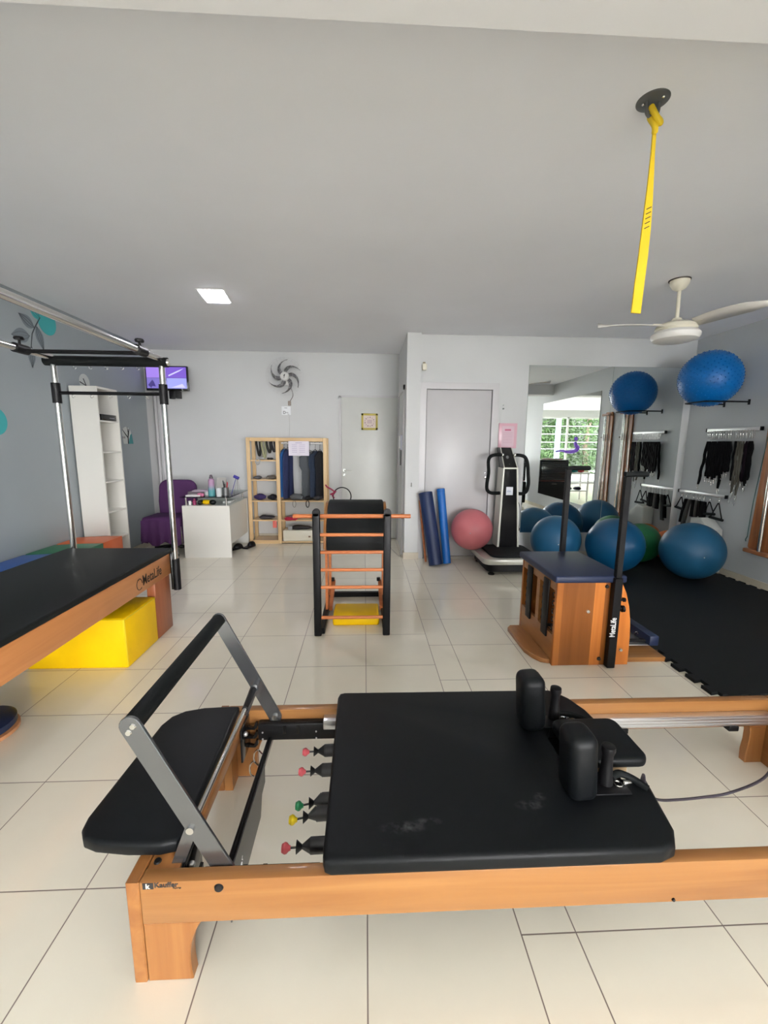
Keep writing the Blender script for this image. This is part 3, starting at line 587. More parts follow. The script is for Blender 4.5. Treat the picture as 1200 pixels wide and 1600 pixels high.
# draped skirt with folds
for (xa, ya, xb, yb_) in ((-2.74, 5.22, -2.74, 5.62), (-2.74, 5.215, -2.265, 5.215), (-2.262, 5.215, -2.262, 5.6)):
    n = 14; prev = None
    for k in range(n + 1):
        t = k / n; x = xa + (xb - xa) * t; y = ya + (yb_ - ya) * t; off = .012 * math.sin(k * 2.1)
        nx, ny = (-1, 0) if xa == xb and xa < -2.5 else ((1, 0) if xa == xb else (0, -1))
        v = [st.bm.verts.new((x, y, .46)), st.bm.verts.new((x + nx * (off + .01), y + ny * (off + .01), .33)), st.bm.verts.new((x + nx * (off * 1.6 + .02), y + ny * (off * 1.6 + .02), .17 + .03 * math.sin(k * .9)))]
        if prev:
            for a in (0, 1): st.bm.faces.new((prev[a], v[a], v[a + 1], prev[a + 1]))
        prev = v
obj('seat_cover', st, purple, pch)
obj('back_support', B().box((-2.50, 5.66, .30), (-2.42, 5.70, .62), bev=.008), black_plastic, pch)
bs = B().cyl((-2.48, 5.42, .08), (-2.48, 5.42, .40), .025)
for k in range(5):
    a = k * math.tau / 5 + .3; bs.cyl((-2.48, 5.42, .10), (-2.48 + .26 * math.cos(a), 5.42 + .26 * math.sin(a), .06), .022, .016); bs.ball((-2.48 + .26 * math.cos(a), 5.42 + .26 * math.sin(a), .028), .028, n=14, m=8)
obj('star_base', bs, black_plastic, pch)

dk_ = thing('reception_desk', (-1.94, 5.55, 0), 'white desk with raised glass top in the back left corner', 'desk')
obj('end_panel', B().box((-2.222, 5.19, 0), (-1.652, 5.215, .652)), melamine, dk_, smooth=False)
obj('desk_top', B().box((-2.222, 5.2152, .63), (-1.652, 6.0, .652)), melamine, dk_, smooth=False)
obj('front_panel', B().box((-1.675, 5.2152, .17), (-1.653, 5.94, .6298)), melamine, dk_, smooth=False)
obj('end_panel', B().box((-2.222, 5.975, 0), (-1.652, 6.0, .6298)), melamine, dk_, smooth=False)
gt = obj('glass_top', B().box((-2.235, 5.18, .752), (-1.64, 6.02, .760)), glass_t, dk_, smooth=False)
for x in (-2.185, -1.70):
    for y in (5.23, 5.93): obj('standoff', B().cyl((x, y, .652), (x, y, .7518), .011, n=14).cyl((x, y, .652), (x, y, .658), .018, n=14), chrome, dk_)
ZG = .7605
wb = thing('water_bottle', (-1.90, 5.32, ZG), 'pink to teal water bottle standing on the glass desk top', 'bottle')
bo = B().lathe((-1.90, 5.32, ZG), [(0, 0), (.040, 0), (.042, .01), (.042, .11), (.037, .12), (.037, .16), (.036, .20), (.020, .215), (0, .215)], 24)
gm = bpy.data.materials.new('pink_teal_gradient_plastic'); gm.use_nodes = True; nt = gm.node_tree
tcn = nt.nodes.new('ShaderNodeTexCoord'); spn = nt.nodes.new('ShaderNodeSeparateXYZ'); rp = nt.nodes.new('ShaderNodeValToRGB')
nt.links.new(tcn.outputs['Generated'], spn.inputs[0]); nt.links.new(spn.outputs[2], rp.inputs[0]); nt.links.new(rp.outputs[0], nt.nodes['Principled BSDF'].inputs['Base Color'])
rp.color_ramp.elements[0].color = (.08, .30, .32, 1); rp.color_ramp.elements[0].position = .3; rp.color_ramp.elements[1].color = (.42, .26, .40, 1); rp.color_ramp.elements[1].position = .65
obj('bottle_body', bo, gm, wb)
obj('cap', B().cyl((-1.90, 5.32, ZG + .215), (-1.90, 5.32, ZG + .235), .022, n=16).ball((-1.90, 5.32, ZG + .245), .018, n=14, m=8), mat('violet_grey_plastic', (.14, .11, .14), .5), wb)
mn = thing('desk_calendar', (-1.83, 5.45, ZG), 'grey tented desk calendar standing behind the water bottle', 'calendar')
obj('card', B().prism([(-.075, 0), (-.071, 0), (0, .205), (.071, 0), (.075, 0), (.002, .215), (-.002, .215)], 'X', -1.87, -1.76), mat('grey_card', (.40, .39, .36), .6), mn, smooth=False)
bmesh_off = mn.children[0].data; bmesh_off.transform(Matrix.Translation((0, 5.45, ZG))) 
ph = thing('pen_holder', (-1.745, 5.36, ZG), 'mesh pen holder full of pens near the desk corner', 'pen holder')
obj('cup', B().lathe((-1.745, 5.36, ZG), [(0, 0), (.038, 0), (.040, .10), (.036, .10), (.034, .006), (0, .006)], 24), mat('grey_mesh_metal', (.18, .18, .18), .4, metal=.5), ph)
for k, (c, dx, dy, l) in enumerate((((.45, .02, .03), .012, .01, .17), ((.02, .02, .03), -.015, .005, .185), ((.5, .03, .05), .02, -.01, .16), ((.02, .02, .02), 0, -.015, .15), ((.1, .1, .12), -.01, .018, .165))):
    obj('pen', B().cyl((-1.745 + dx * .5, 5.36 + dy * .5, ZG + .012), (-1.745 + dx * 1.9, 5.36 + dy * 1.9, ZG + l), .005, n=8), mat('pen_%d' % k, c, .4), ph)
gp = thing('white_cup', (-1.79, 5.25, ZG), 'pale plastic cup at the front right of the glass desk', 'cup')
obj('cup_wall', B().lathe((-1.79, 5.25, ZG), [(0, 0), (.028, 0), (.034, .105), (.031, .105), (.026, .005), (0, .005)], 24), mat('pale_plastic', (.62, .65, .66), .3), gp)
o = obj('hair_brush', B().cyl((-1.70, 5.45, ZG + .004), (-1.635, 5.45, ZG + .21), .004, n=8).cyl((-1.66, 5.45, ZG + .235), (-1.60, 5.45, ZG + .205), .020, n=14), mat('blue_violet_plastic', (.04, .03, .28), .4), origin=(-1.70, 5.45, ZG)); tag(o, 'blue topped stick leaning from the desk toward the shelf rack', 'stick')
o = obj('wire_stand', B().tube([(-1.72, 5.62, ZG + .003), (-1.665, 5.62, ZG + .19), (-1.645, 5.66, ZG + .003)], .0022, 6).tube([(-1.665, 5.62, ZG + .19), (-1.655, 5.56, ZG + .003)], .0022, 6), chrome, origin=(-1.68, 5.62, ZG)); tag(o, 'thin wire easel stand at the far right of the desk', 'stand')
for k, (x, y, z, sx_, sy_, h, c, lab, a) in enumerate((
        (-2.10, 5.27, 0, .085, .05, .018, (.70, .66, .66), 'white envelope at the front left of the glass desk top', 5),
        (-2.10, 5.42, 0, .10, .08, .045, (.16, .13, .15), 'dark grey stack of papers on the glass desk', -6),
        (-2.06, 5.42, .046, .10, .075, .014, (.42, .33, .42), 'lilac notebook lying on the dark paper stack', 8),
        (-1.955, 5.62, 0, .08, .07, .05, (.25, .23, .24), 'grey folder pile behind the water bottle', 3))):
    o = obj('paper_stack', B().box((-sx_, -sy_, 0), (sx_, sy_, h), M=Matrix.Translation((x, y, ZG + z + .0005)) @ Matrix.Rotation(math.radians(a), 4, 'Z'), bev=.002, seg=1), mat('paper_%d' % k, c, .6), origin=(x, y, ZG + z)); tag(o, lab, 'papers')
o = obj('sponge', B().ball((-2.02, 5.25, ZG + .022), .022, (1.5, 1, 1)).ball((-1.985, 5.24, ZG + .020), .020, (1, 1, 1)), mat('pink_fluff', (.62, .18, .32), .8), origin=(-2.0, 5.25, ZG)); tag(o, 'pink fluffy scrunchie on the glass desk beside the envelope', 'scrunchie')
o = obj('tape_roll', B().lathe((-1.965, 5.38, ZG), [(.03, 0), (.045, 0), (.045, .045), (.03, .045), (.03, 0)], 24), mat('white_tape', (.6, .6, .6), .4), origin=(-1.965, 5.38, ZG)); tag(o, 'white tape roll left of the water bottle', 'tape roll')
# things under the glass, on the white desk top
ZD = .6525
o = obj('yellow_pouch', B().ball((-1.98, 5.33, ZD + .028), .028, (2.4, 1.2, 1)), yellow_vinyl, origin=(-1.98, 5.33, ZD)); tag(o, 'yellow pouch under the glass of the white desk', 'pouch')
o = obj('black_purse', B().ball((-1.885, 5.29, ZD + .03), .030, (1.4, 1.0, 1)), vinyl, origin=(-1.885, 5.29, ZD)); tag(o, 'black purse under the desk glass right of the yellow pouch', 'purse')
o = obj('small_jar', B().cyl((-2.15, 5.26, ZD), (-2.15, 5.26, ZD + .05), .018, n=16), white_plastic, origin=(-2.15, 5.26, ZD)); tag(o, 'small white jar under the left end of the desk glass', 'jar')
o = obj('lotion_bottle', B().lathe((-2.10, 5.27, ZD), [(0, 0), (.02, 0), (.02, .05), (.008, .065), (.008, .078), (0, .078)], 16), mat('magenta_plastic', (.35, .03, .12), .4), origin=(-2.10, 5.27, ZD)); tag(o, 'magenta lotion bottle under the left end of the desk glass', 'bottle')
o = obj('stapler', B().box((-2.05, 5.24, ZD), (-2.01, 5.34, ZD + .055), bev=.012), black_plastic, origin=(-2.03, 5.29, ZD)); tag(o, 'black stapler under the desk glass left of the yellow pouch', 'stapler')
o = obj('paper_bundle', B().box((-1.80, 5.4, ZD), (-1.70, 5.62, ZD + .03), bev=.004), mat('paper_white', (.6, .6, .58), .6), origin=(-1.75, 5.5, ZD)); tag(o, 'white paper bundle under the right end of the desk glass', 'papers')
for k, (x, y, a, lab) in enumerate(((-1.74, 5.60, 60, 'black clog on the floor under the desk, left of its pair'), (-1.58, 5.72, 75, 'black clog on the floor near the shelf rack, right of its pair'))):
    s = thing('clog', (x, y, 0), lab, 'shoe', 'black clogs under the desk')
    M_ = Matrix.Translation((x, y, 0)) @ Matrix.Rotation(math.radians(a - 90), 4, 'Z')
    bs = B().prism([(-.038, -.11), (.038, -.11), (.045, .02), (.048, .09), (.02, .135), (-.02, .135), (-.048, .09), (-.042, .02)], 'Z', 0, .022, bev=.004, seg=1); bmesh.ops.transform(bs.bm, matrix=M_, verts=bs.bm.verts[:]); obj('sole', bs, black_plastic, s)
    up = B().ball((0, .06, .025), .045, (1.0, 1.6, 1.05)); bmesh.ops.transform(up.bm, matrix=M_, verts=up.bm.verts[:]); obj('upper', up, black_plastic, s)

# ================================================================ PINE RACK
rk = thing('shelf_rack', (-1.07, 6.08, 0), 'open pine shelf and clothes rack beside the desk', 'shelf')
rx = (-1.625, -1.225, -.575); ry0, ry1 = 5.93, 6.25
for i, x in enumerate(rx):
    obj('upright', B().box((x, ry0, 0), (x + .05, ry0 + .03, 1.488), bev=.003, seg=1), pine, rk)
    obj('upright', B().box((x, ry1 - .03, 0), (x + .05, ry1, 1.488), bev=.003, seg=1), pine, rk)
obj('top_rail', B().box((-1.573, ry0 + .002, 1.438), (-.577, ry0 + .028, 1.488), bev=.003, seg=1).box((-1.573, ry1 - .028, 1.438), (-.577, ry1 - .002, 1.488)), pine_x, rk)
for z in (1.165, .895, .60, .325, .03): obj('shelf', B().box((-1.5745, ry0 + .005, z), (-1.2255, ry1 - .005, z + .018)), pine_x, rk, smooth=False)
for z in (.60, .325, .012): obj('shelf', B().box((-1.1745, ry0 + .005, z), (-.5755, ry1 - .005, z + .018)), pine_x, rk, smooth=False)
obj('base_rail', B().box((-1.574, ry0 + .002, 0), (-1.226, ry0 + .024, .0298)), pine_x, rk, smooth=False)
rod = obj('hanging_rod', B().cyl((-1.174, 6.09, 1.415), (-.576, 6.09, 1.415), .012, n=14), white_plastic, rk)
obj('side_brace', B().box((-.575, 5.962, .9), (-.545, 6.218, .94)), pine_x, rk, smooth=False)
# hung garments: a hanger (hook) and a body with folds
def garment(x, w, z0, z1, yaw, m_, lab, sleeve=0, y=6.09):
    g = thing('shirt' if sleeve else 'sleeveless_shirt', (x, y, 1.40), lab, 'clothing', 'clothes hung on the pine rack')
    c, s_ = math.cos(yaw), math.sin(yaw)
    def T(u, v, z): return (x + u * c - v * s_, y + u * s_ + v * c, z)
    hk = B().tube([T(.0, 0, z1 + .02), T(0, 0, z1 + .05), T(.012, 0, 1.425), T(0, 0, 1.43), T(-.012, 0, 1.425)], .0025, 6).tube([T(-w * .8, 0, z1 - .03), T(0, 0, z1 + .022), T(w * .8, 0, z1 - .03)], .004, 6)
    obj('hanger', hk, black_plastic, g)
    b = B(); nx, nz = 16, 10; fr = []; bkk = []
    for j in range(nz + 1):
        t = j / nz; z = z1 + (z0 - z1) * t; ww = w * (.78 + .30 * min(1, t * 5)) if t < .2 else w * (1.0 + .06 * t)
        if sleeve and .06 < t < .34: ww = w * 1.32
        rowf, rowb = [], []
        for i in range(nx + 1):
            u = -1 + 2 * i / nx; th = .022 * math.sqrt(max(0, 1 - u * u)) + .002; fold = .008 * math.sin(u * 7 + j * .25) * min(1, t * 3)
            zz = z - (abs(u) * .05 if j == 0 else 0)
            rowf.append(b.bm.verts.new(T(u * ww, -th + fold, zz))); rowb.append(b.bm.verts.new(T(u * ww, th + fold, zz)))
        fr.append(rowf); bkk.append(rowb)
    for j in range(nz):
        for i in range(nx):
            b.bm.faces.new((fr[j][i], fr[j][i + 1], fr[j + 1][i + 1], fr[j + 1][i])); b.bm.faces.new((bkk[j][i + 1], bkk[j][i], bkk[j + 1][i], bkk[j + 1][i + 1]))
        b.bm.faces.new((fr[j][0], fr[j + 1][0], bkk[j + 1][0], bkk[j][0])); b.bm.faces.new((fr[j][nx], bkk[j][nx], bkk[j + 1][nx], fr[j + 1][nx]))
    for i in range(nx): b.bm.faces.new((fr[0][i + 1], fr[0][i], bkk[0][i], bkk[0][i + 1])); b.bm.faces.new((fr[nz][i], fr[nz][i + 1], bkk[nz][i + 1], bkk[nz][i]))
    obj('fabric', b, m_, g, ang=70)
fab = lambda n, c: mat(n, c, .85, bump=.2, bscale=150, var=.15)
garment(-1.135, .13, .66, 1.33, math.radians(72), fab('royal_blue_fabric', (.01, .09, .28)), 'royal blue garment hanging at the left of the pine rack')
garment(-1.085, .13, .64, 1.33, math.radians(68), fab('navy_fabric', (.02, .03, .10)), 'navy garment hanging right of the royal blue one')
garment(-.775, .115, .63, 1.30, math.radians(25), fab('grey_fabric', (.075, .085, .095)), 'charcoal grey t-shirt hanging on the pine rack', 1, 6.05)
garment(-.70, .12, .64, 1.31, math.radians(60), fab('dark_blue_fabric', (.025, .04, .075)), 'dark blue shirt hanging between the grey t-shirt and the black one', 1)
garment(-.635, .12, .63, 1.31, math.radians(70), fab('black_fabric', (.008, .009, .014)), 'black shirt hanging at the right end of the pine rack', 1)
pp = thing('paper_notice', (-.905, 5.925, 1.35), 'white paper price notice taped on the pine rack', 'notice')
obj('sheet', B().box((-1.045, 5.921, 1.245), (-.765, 5.924, 1.443)), mat('lilac_white_paper', (.72, .68, .76), .6), pp, smooth=False)
pb = B()
for z in (1.39, 1.365, 1.34, 1.315, 1.29): pb.box((-1.0, 5.9204, z), (-.93, 5.9209, z + .006)).box((-.90, 5.9204, z), (-.82, 5.9209, z + .006))
pb.box((-.95, 5.9204, 1.415), (-.86, 5.9209, 1.425)); obj('print', pb, mat('faint_print', (.45, .40, .55), .6), pp, smooth=False)
# small clothes, caps and bags on the shelves
def lump(name, x, z, sx_, sz, c, lab, cat, y=6.02, sy_=.07, seed=0, mname=None):
    rnd = random.Random(seed); b = B().ball((0, 0, 0), 1, n=20, m=12)
    ph_ = [rnd.uniform(0, 6) for _ in range(6)]
    for v in b.bm.verts:
        d = 1 + .10 * math.sin(v.co.x * 5 + ph_[0]) + .08 * math.sin(v.co.y * 6 + ph_[1]) + .06 * math.sin(v.co.z * 7 + v.co.x * 4 + ph_[2])
        v.co = Vector((v.co.x * d * sx_ + x, v.co.y * d * sy_ + y, z + max(0, (v.co.z * d * .62 + .62)) * sz * .8))
    o = obj(name, b, fab(mname or ('cloth_%s_%d' % (name, seed)), c), origin=(x, y, z)); return tag(o, lab, cat)
lump('folded_cloth', -1.50, .914, .06, .045, (.13, .13, .14), 'grey folded socks on the second left shelf of the pine rack', 'clothing', seed=1)
lump('folded_cloth', -1.31, .914, .07, .05, (.14, .12, .10), 'brown grey cap on the second left shelf by the post', 'clothing', seed=2)
lump('cap', -1.475, .619, .085, .085, (.035, .02, .10), 'purple cap on the third left shelf of the pine rack', 'cap', seed=3)
lump('cap', -1.30, .619, .075, .075, (.006, .005, .012), 'black cap on the third left shelf by the post', 'cap', seed=4)
lump('folded_cloth', -1.40, .344, .11, .055, (.045, .038, .045), 'dark folded garment on the fourth left shelf', 'clothing', seed=5)
lump('folded_cloth', -.96, .619, .10, .09, (.12, .125, .13), 'grey beanie on the right middle shelf under the clothes', 'clothing', seed=6)
lump('folded_cloth', -.80, .619, .08, .06, (.012, .012, .014), 'black folded cloth right of the grey beanie', 'clothing', seed=7)
lump('folded_cloth', -.67, .619, .07, .06, (.06, .06, .065), 'charcoal wrinkled cloth at the right end of the middle shelf', 'clothing', seed=8)
lump('folded_cloth', -1.03, .344, .10, .05, (.35, .22, .24), 'dusty pink folded towel on the lower right shelf', 'towel', seed=9)
lump('folded_cloth', -1.04, .344, .09, .05, (.40, .01, .04), 'red cloth hanging over the edge of the lower right shelf', 'clothing', y=5.925 - .045, sy_=.03, seed=10)
lump('folded_cloth', -.70, .344, .07, .05, (.012, .012, .014), 'black pouch on the lower right shelf', 'pouch', seed=11)
o = obj('price_tag', B().box((-1.29, 5.905, .235), (-1.235, 5.912, .335), bev=.002), mat('red_tag', (.65, .13, .10), .5), origin=(-1.26, 5.91, .28)); tag(o, 'orange red price tag hanging from the fourth left shelf', 'tag')
for k, (x, c, l, cn, lab) in enumerate(((-1.47, (.02, .02, .018), .26, 'black', 'black striped sandal hanging top left in the pine rack'), (-1.40, (.30, .30, .18), .30, 'olive', 'pale olive sandal strap hanging beside the black sandal'), (-1.33, (.025, .025, .02), .20, 'black2', 'black patterned strap hanging third from left in the rack'), (-1.265, (.02, .02, .025), .18, 'black3', 'black strap hanging by the middle post of the rack'))):
    b = B().tube(smooth_path([(x - .03, 6.0, 1.43), (x - .02, 5.98, 1.38), (x + .01, 5.97, 1.43 - l * .7), (x + .03, 5.97, 1.43 - l * .55), (x + .02, 6.0, 1.43)]), .016, 8)
    o = obj('hanging_strap', b, fab('strap_' + cn, c), origin=(x, 6.0, 1.43)); tag(o, lab, 'strap')
o = obj('sneaker', B().ball((-1.42, 5.99, 1.205), .035, (1.5, 1.1, .6)).tube([(-1.47 + .03 * math.cos(t), 5.92, 1.16 + .04 * math.sin(t)) for t in [k * .45 for k in range(14)]], .007, 8, True), mat('pale_grey_cloth', (.42, .42, .42), .7), origin=(-1.42, 5.98, 1.18)); tag(o, 'pale grey strap sandal on the top left shelf of the pine rack', 'sandal')
o = obj('sunglasses', B().ball((-1.30, 6.0, 1.200), .018, (1.6, 1, .8)).ball((-1.34, 6.0, 1.200), .018, (1.2, 1, .8)), gloss_black, origin=(-1.32, 6, 1.183)); tag(o, 'dark sunglasses on the top left shelf near the post', 'glasses')
for k, (x, lab) in enumerate(((-.985, 'thin grey strap loop hanging below the middle shelf, left'), (-.80, 'black strap loop hanging below the middle shelf, centre'))):
    o = obj('strap_loop', B().tube([(x + .022 * math.cos(t), 5.915, .575 + .05 * math.sin(t)) for t in [j * .449 for j in range(14)]], .006 if k else .003, 8, True), mat('loop_%d' % k, (.15, .15, .15) if not k else (.01, .01, .01), .6), origin=(x, 5.915, .575)); tag(o, lab, 'strap')
wc = thing('storage_case', (-.94, 6.08, .03), 'cream plastic case on the bottom right shelf of the pine rack', 'case')
obj('case_body', B().box((-1.16, 5.94, .0305), (-.735, 6.20, .19), bev=.012), cream_plastic, wc)
obj('latch', B().box((-.80, 5.934, .09), (-.77, 5.94, .11)), mat('brown_latch', (.2, .12, .06), .5), wc)
lump('folded_cloth', -.93, .1905, .16, .06, (.035, .03, .032), 'dark fabric bag lying on the cream case', 'bag', seed=12)
o = obj('light_box', B().box((-1.09, 5.96, .194), (-1.03, 5.99, .245), bev=.003), mat('grey_box', (.35, .35, .35), .5), origin=(-1.06, 5.97, .194)); tag(o, 'small grey box on the cream case, in front of the bag', 'box')
# ring hung on the rack
rg = thing('resistance_ring', (-.40, 5.90, .74), 'black fitness ring hung by a red strap beside the pine rack', 'fitness ring')
obj('ring', B().tube([(-.315 + .125 * math.cos(t * math.tau / 32), 5.90, .685 + .125 * math.sin(t * math.tau / 32)) for t in range(32)], .008, 10, True), black_metal, rg)
obj('strap_wrap', B().tube(smooth_path([(-.555, 5.955, .86), (-.53, 5.92, .82), (-.46, 5.90, .78), (-.42, 5.895, .74), (-.45, 5.90, .70), (-.425, 5.905, .66)]), .011, 8).tube(smooth_path([(-.48, 5.905, .71), (-.43, 5.895, .735), (-.40, 5.89, .76)]), .012, 8), mat('crimson_fabric', (.28, .015, .06), .7), rg)

# ================================================================ WALL FAN, SIGN, DOOR PLAQUE, INTERCOM, SENSOR
wf = thing('wall_fan', (-1.11, 6.2, 2.32), 'grey bladed wall fan high on the white back wall', 'fan')
FC = Vector((-1.105, 6.12, 2.325)); fbm = mat('smoke_grey_blade', (.10, .10, .105), .4)
for k in range(6):
    a0 = k * math.tau / 6 + .35; b = B(); nseg = 10; L_, R_ = [], []
    for j in range(nseg + 1):
        t = j / nseg; r_ = .055 + .175 * t ** .9; ang_ = a0 - 1.05 * t ** 1.6; wdt = .062 * math.sin(math.pi * (.22 + .78 * t) ) ** .8 * (1 - t * .25) if t < 1 else .002
        dv = Vector((math.cos(ang_), 0, math.sin(ang_))); tv_ = Vector((-math.sin(ang_), 0, math.cos(ang_)))
        L_.append(b.bm.verts.new(FC + dv * r_ + tv_ * wdt * .5 + Vector((0, .012, 0)))); R_.append(b.bm.verts.new(FC + dv * r_ - tv_ * wdt * .5 + Vector((0, -.012, 0))))
    for j in range(nseg): b.bm.faces.new((L_[j], L_[j + 1], R_[j + 1], R_[j]))
    bl = obj('blade', b, fbm, wf, ang=80); sm_ = bl.modifiers.new('thickness', 'SOLIDIFY'); sm_.thickness = .003
hb = obj('hub', B().lathe(tuple(FC), [(0, -.035), (.05, -.032), (.062, -.02), (.062, .02), (0, .03)], 30, 'Y'), mat('pale_grey_hub', (.62, .62, .60), .4), wf)
obj('hub_mark', B().prism([(-1.112, 2.30), (-1.108, 2.325), (-1.116, 2.332), (-1.10, 2.352), (-1.094, 2.35), (-1.102, 2.325), (-1.108, 2.30)], 'Y', FC.y - .0375, FC.y - .0355), gloss_black, hb)
cg = B()
for r_, dy in ((.255, 0), (.22, -.035), (.17, -.045), (.12, -.05), (.07, -.052)): cg.tube([FC + Vector((r_ * math.cos(t * math.tau / 40), dy, r_ * math.sin(t * math.tau / 40))) for t in range(40)], .0014, 4, True)
for k in range(28):
    a = k * math.tau / 28; c_, s_ = math.cos(a), math.sin(a)
    cg.tube([FC + Vector((r_ * c_, dy, r_ * s_)) for r_, dy in ((.06, -.052), (.17, -.045), (.22, -.035), (.255, 0), (.22, .035), (.08, .05))], .0009, 4)
obj('cage', cg, mat('pale_wire', (.55, .55, .55), .35), wf)
obj('motor', B().cyl(FC + Vector((0, .03, 0)), FC + Vector((0, .11, 0)), .055, n=24).box((FC.x - .04, 6.22, 2.22), (FC.x + .04, 6.279, 2.42), bev=.005), white_plastic, wf)
obj('power_cord', B().tube(smooth_path([(-1.05, 6.24, 2.20), (-1.02, 6.262, 2.10), (-1.05, 6.265, 2.03), (-1.078, 6.262, 2.0)]), .004, 6), mat('brown_cord', (.08, .06, .05), .6), wf)
o = obj('wall_socket', B().box((-1.095, 6.25, 1.945), (-1.055, 6.279, 2.01), bev=.006), mat('yellowed_plastic', (.35, .29, .25), .5), origin=(-1.075, 6.26, 1.97)); tag(o, 'small brownish plug socket just below the wall fan', 'socket')
wp = thing('parking_sign', (-1.125, 6.27, 1.875), 'small white sign with black marks under the wall fan', 'sign')
obj('plate', B().box((-1.19, 6.274, 1.815), (-1.06, 6.279, 1.935)), mat('bright_white_card', (.86, .88, .9), .4), wp, smooth=False)
text('lettering', 'D', .055, frame_M((-1.172, 6.2735, 1.83), (1, 0, 0), (0, 0, 1)), mat('sign_ink', (.02, .02, .03), .5), wp, bold=.001)
text('small_lettering', 'Pil', .03, frame_M((-1.125, 6.2735, 1.835), (1, 0, 0), (0, 0, 1)), mat('sign_ink', (.02,) * 3), wp)
obj('line', B().box((-1.15, 6.2732, 1.91), (-1.11, 6.2738, 1.915)), mat('sign_ink', (.02,) * 3), wp, smooth=False)

dp = thing('framed_plaque', (.07, 6.21, 1.73), 'small square gold framed floral plaque on the back door', 'picture')
fr = B()
for a, b2 in (((-.047, 1.612), (.187, 1.640)), ((-.047, 1.816), (.187, 1.844)), ((-.047, 1.612), (-.02, 1.844)), ((.160, 1.612), (.187, 1.844))): fr.box((a[0], 6.196, a[1]), (b2[0], 6.2145, b2[1]), bev=.002, seg=1)
obj('frame', fr, mat('mustard_gold', (.42, .33, .03), .5), dp)
obj('card', B().box((-.021, 6.205, 1.639), (.161, 6.2145, 1.817)), mat('cream_card', (.70, .60, .53), .6), dp, smooth=False)
fl = B()
for k in range(13): a = k * math.tau / 13; fl.lathe((.07 + .066 * math.cos(a), 6.205, 1.728 + .062 * math.sin(a)), [(0, -.002), (.009 if k % 2 else .006, -.002), (.009 if k % 2 else .006, 0)], 8, 'Y')
obj('flower_wreath', fl, mat('mauve_print', (.25, .10, .20), .6), dp)
fl = B()
for z in (1.745, 1.727, 1.709): fl.box((.035, 6.203, z), (.105, 6.2045, z + .006))
obj('printed_lines', fl, mat('mauve_print', (.25,) * 3), dp, smooth=False)
ic = thing('intercom', (.48, 5.5, 1.43), 'white intercom handset on the side of the partition wall', 'intercom')
obj('body', B().box((.455, 5.42, 1.34), (.4898, 5.54, 1.53), bev=.008), mat('blue_white_plastic', (.62, .64, .74), .4), ic)
obj('handset', B().box((.435, 5.43, 1.36), (.4545, 5.475, 1.52), bev=.007), white_plastic, ic)
obj('cord', B().tube([(.462 + .008 * math.cos(k * 1.3), 5.45 + .008 * math.sin(k * 1.3), 1.34 - k * .0045) for k in range(44)], .004, 6), black_plastic, ic)
ob = obj('door_stop', B().box((.452, 5.14, .50), (.4898, 5.19, .56), bev=.004), black_plastic, origin=(.47, 5.16, .53)); tag(ob, 'small black box low on the side of the partition wall', 'door stop')
o = obj('cable', B().tube(smooth_path([(.472, 5.165, .50), (.462, 5.17, .25), (.445, 5.2, .02), (.40, 5.4, .006), (.35, 5.7, .006)]), .003, 6), mat('grey_cable', (.3, .3, .3), .6), origin=(.44, 5.3, 0)); tag(o, 'thin grey cable running from the black box to the floor', 'cable')
o = obj('wall_hook', B().cyl((.565, 5.089, .91), (.565, 5.075, .91), .006, n=10).cyl((.565, 5.077, .91), (.565, 5.075, .955), .004, n=8), dark_steel, origin=(.565, 5.08, .92)); tag(o, 'small steel hook on the end of the partition wall', 'hook')
ms = thing('motion_sensor', (.70, 5.12, 2.31), 'cream motion sensor above the door beside the partition', 'sensor')
obj('body', B().box((.672, 5.09, 2.27), (.724, 5.14, 2.345), bev=.012, seg=3), cream_plastic, ms)
obj('bracket', B().box((.685, 5.13, 2.345), (.71, 5.1595, 2.365)).box((.69, 5.14, 2.30), (.70, 5.1595, 2.35)), mat('brown_bracket', (.35, .28, .18), .5), ms, smooth=False)
o = obj('hook_screws', B().cyl((1.667, 5.145, 1.885), (1.667, 5.16, 1.885), .006, n=8).cyl((1.667, 5.14, 1.845), (1.667, 5.16, 1.845), .009, n=8), dark_steel, origin=(1.667, 5.15, 1.86)); tag(o, 'two small screws in the wall right of the white door', 'screw')
pk = thing('wall_notice', (1.74, 5.15, 1.53), 'pink transparent plastic notice pocket above the vibration machine', 'notice')
obj('pocket', B().box((1.625, 5.150, 1.375), (1.852, 5.1585, 1.675), bev=.003), mat('pink_plastic_sheet', (.72, .42, .50), .25), pk)
obj('sheet', B().box((1.665, 5.148, 1.395), (1.815, 5.1498, 1.640)), mat('pink_paper', (.70, .50, .57), .5), pk, smooth=False)
fl = B().box((1.70, 5.147, 1.585), (1.775, 5.1478, 1.605)); obj('heading', fl, mat('red_pink_print', (.55, .12, .22), .5), pk, smooth=False)
fl = B()
for k in range(7): fl.box((1.68, 5.147, 1.56 - k * .02), (1.80, 5.1478, 1.564 - k * .02))
obj('printed_lines', fl, mat('pink_print', (.52, .30, .38), .5), pk, smooth=False)

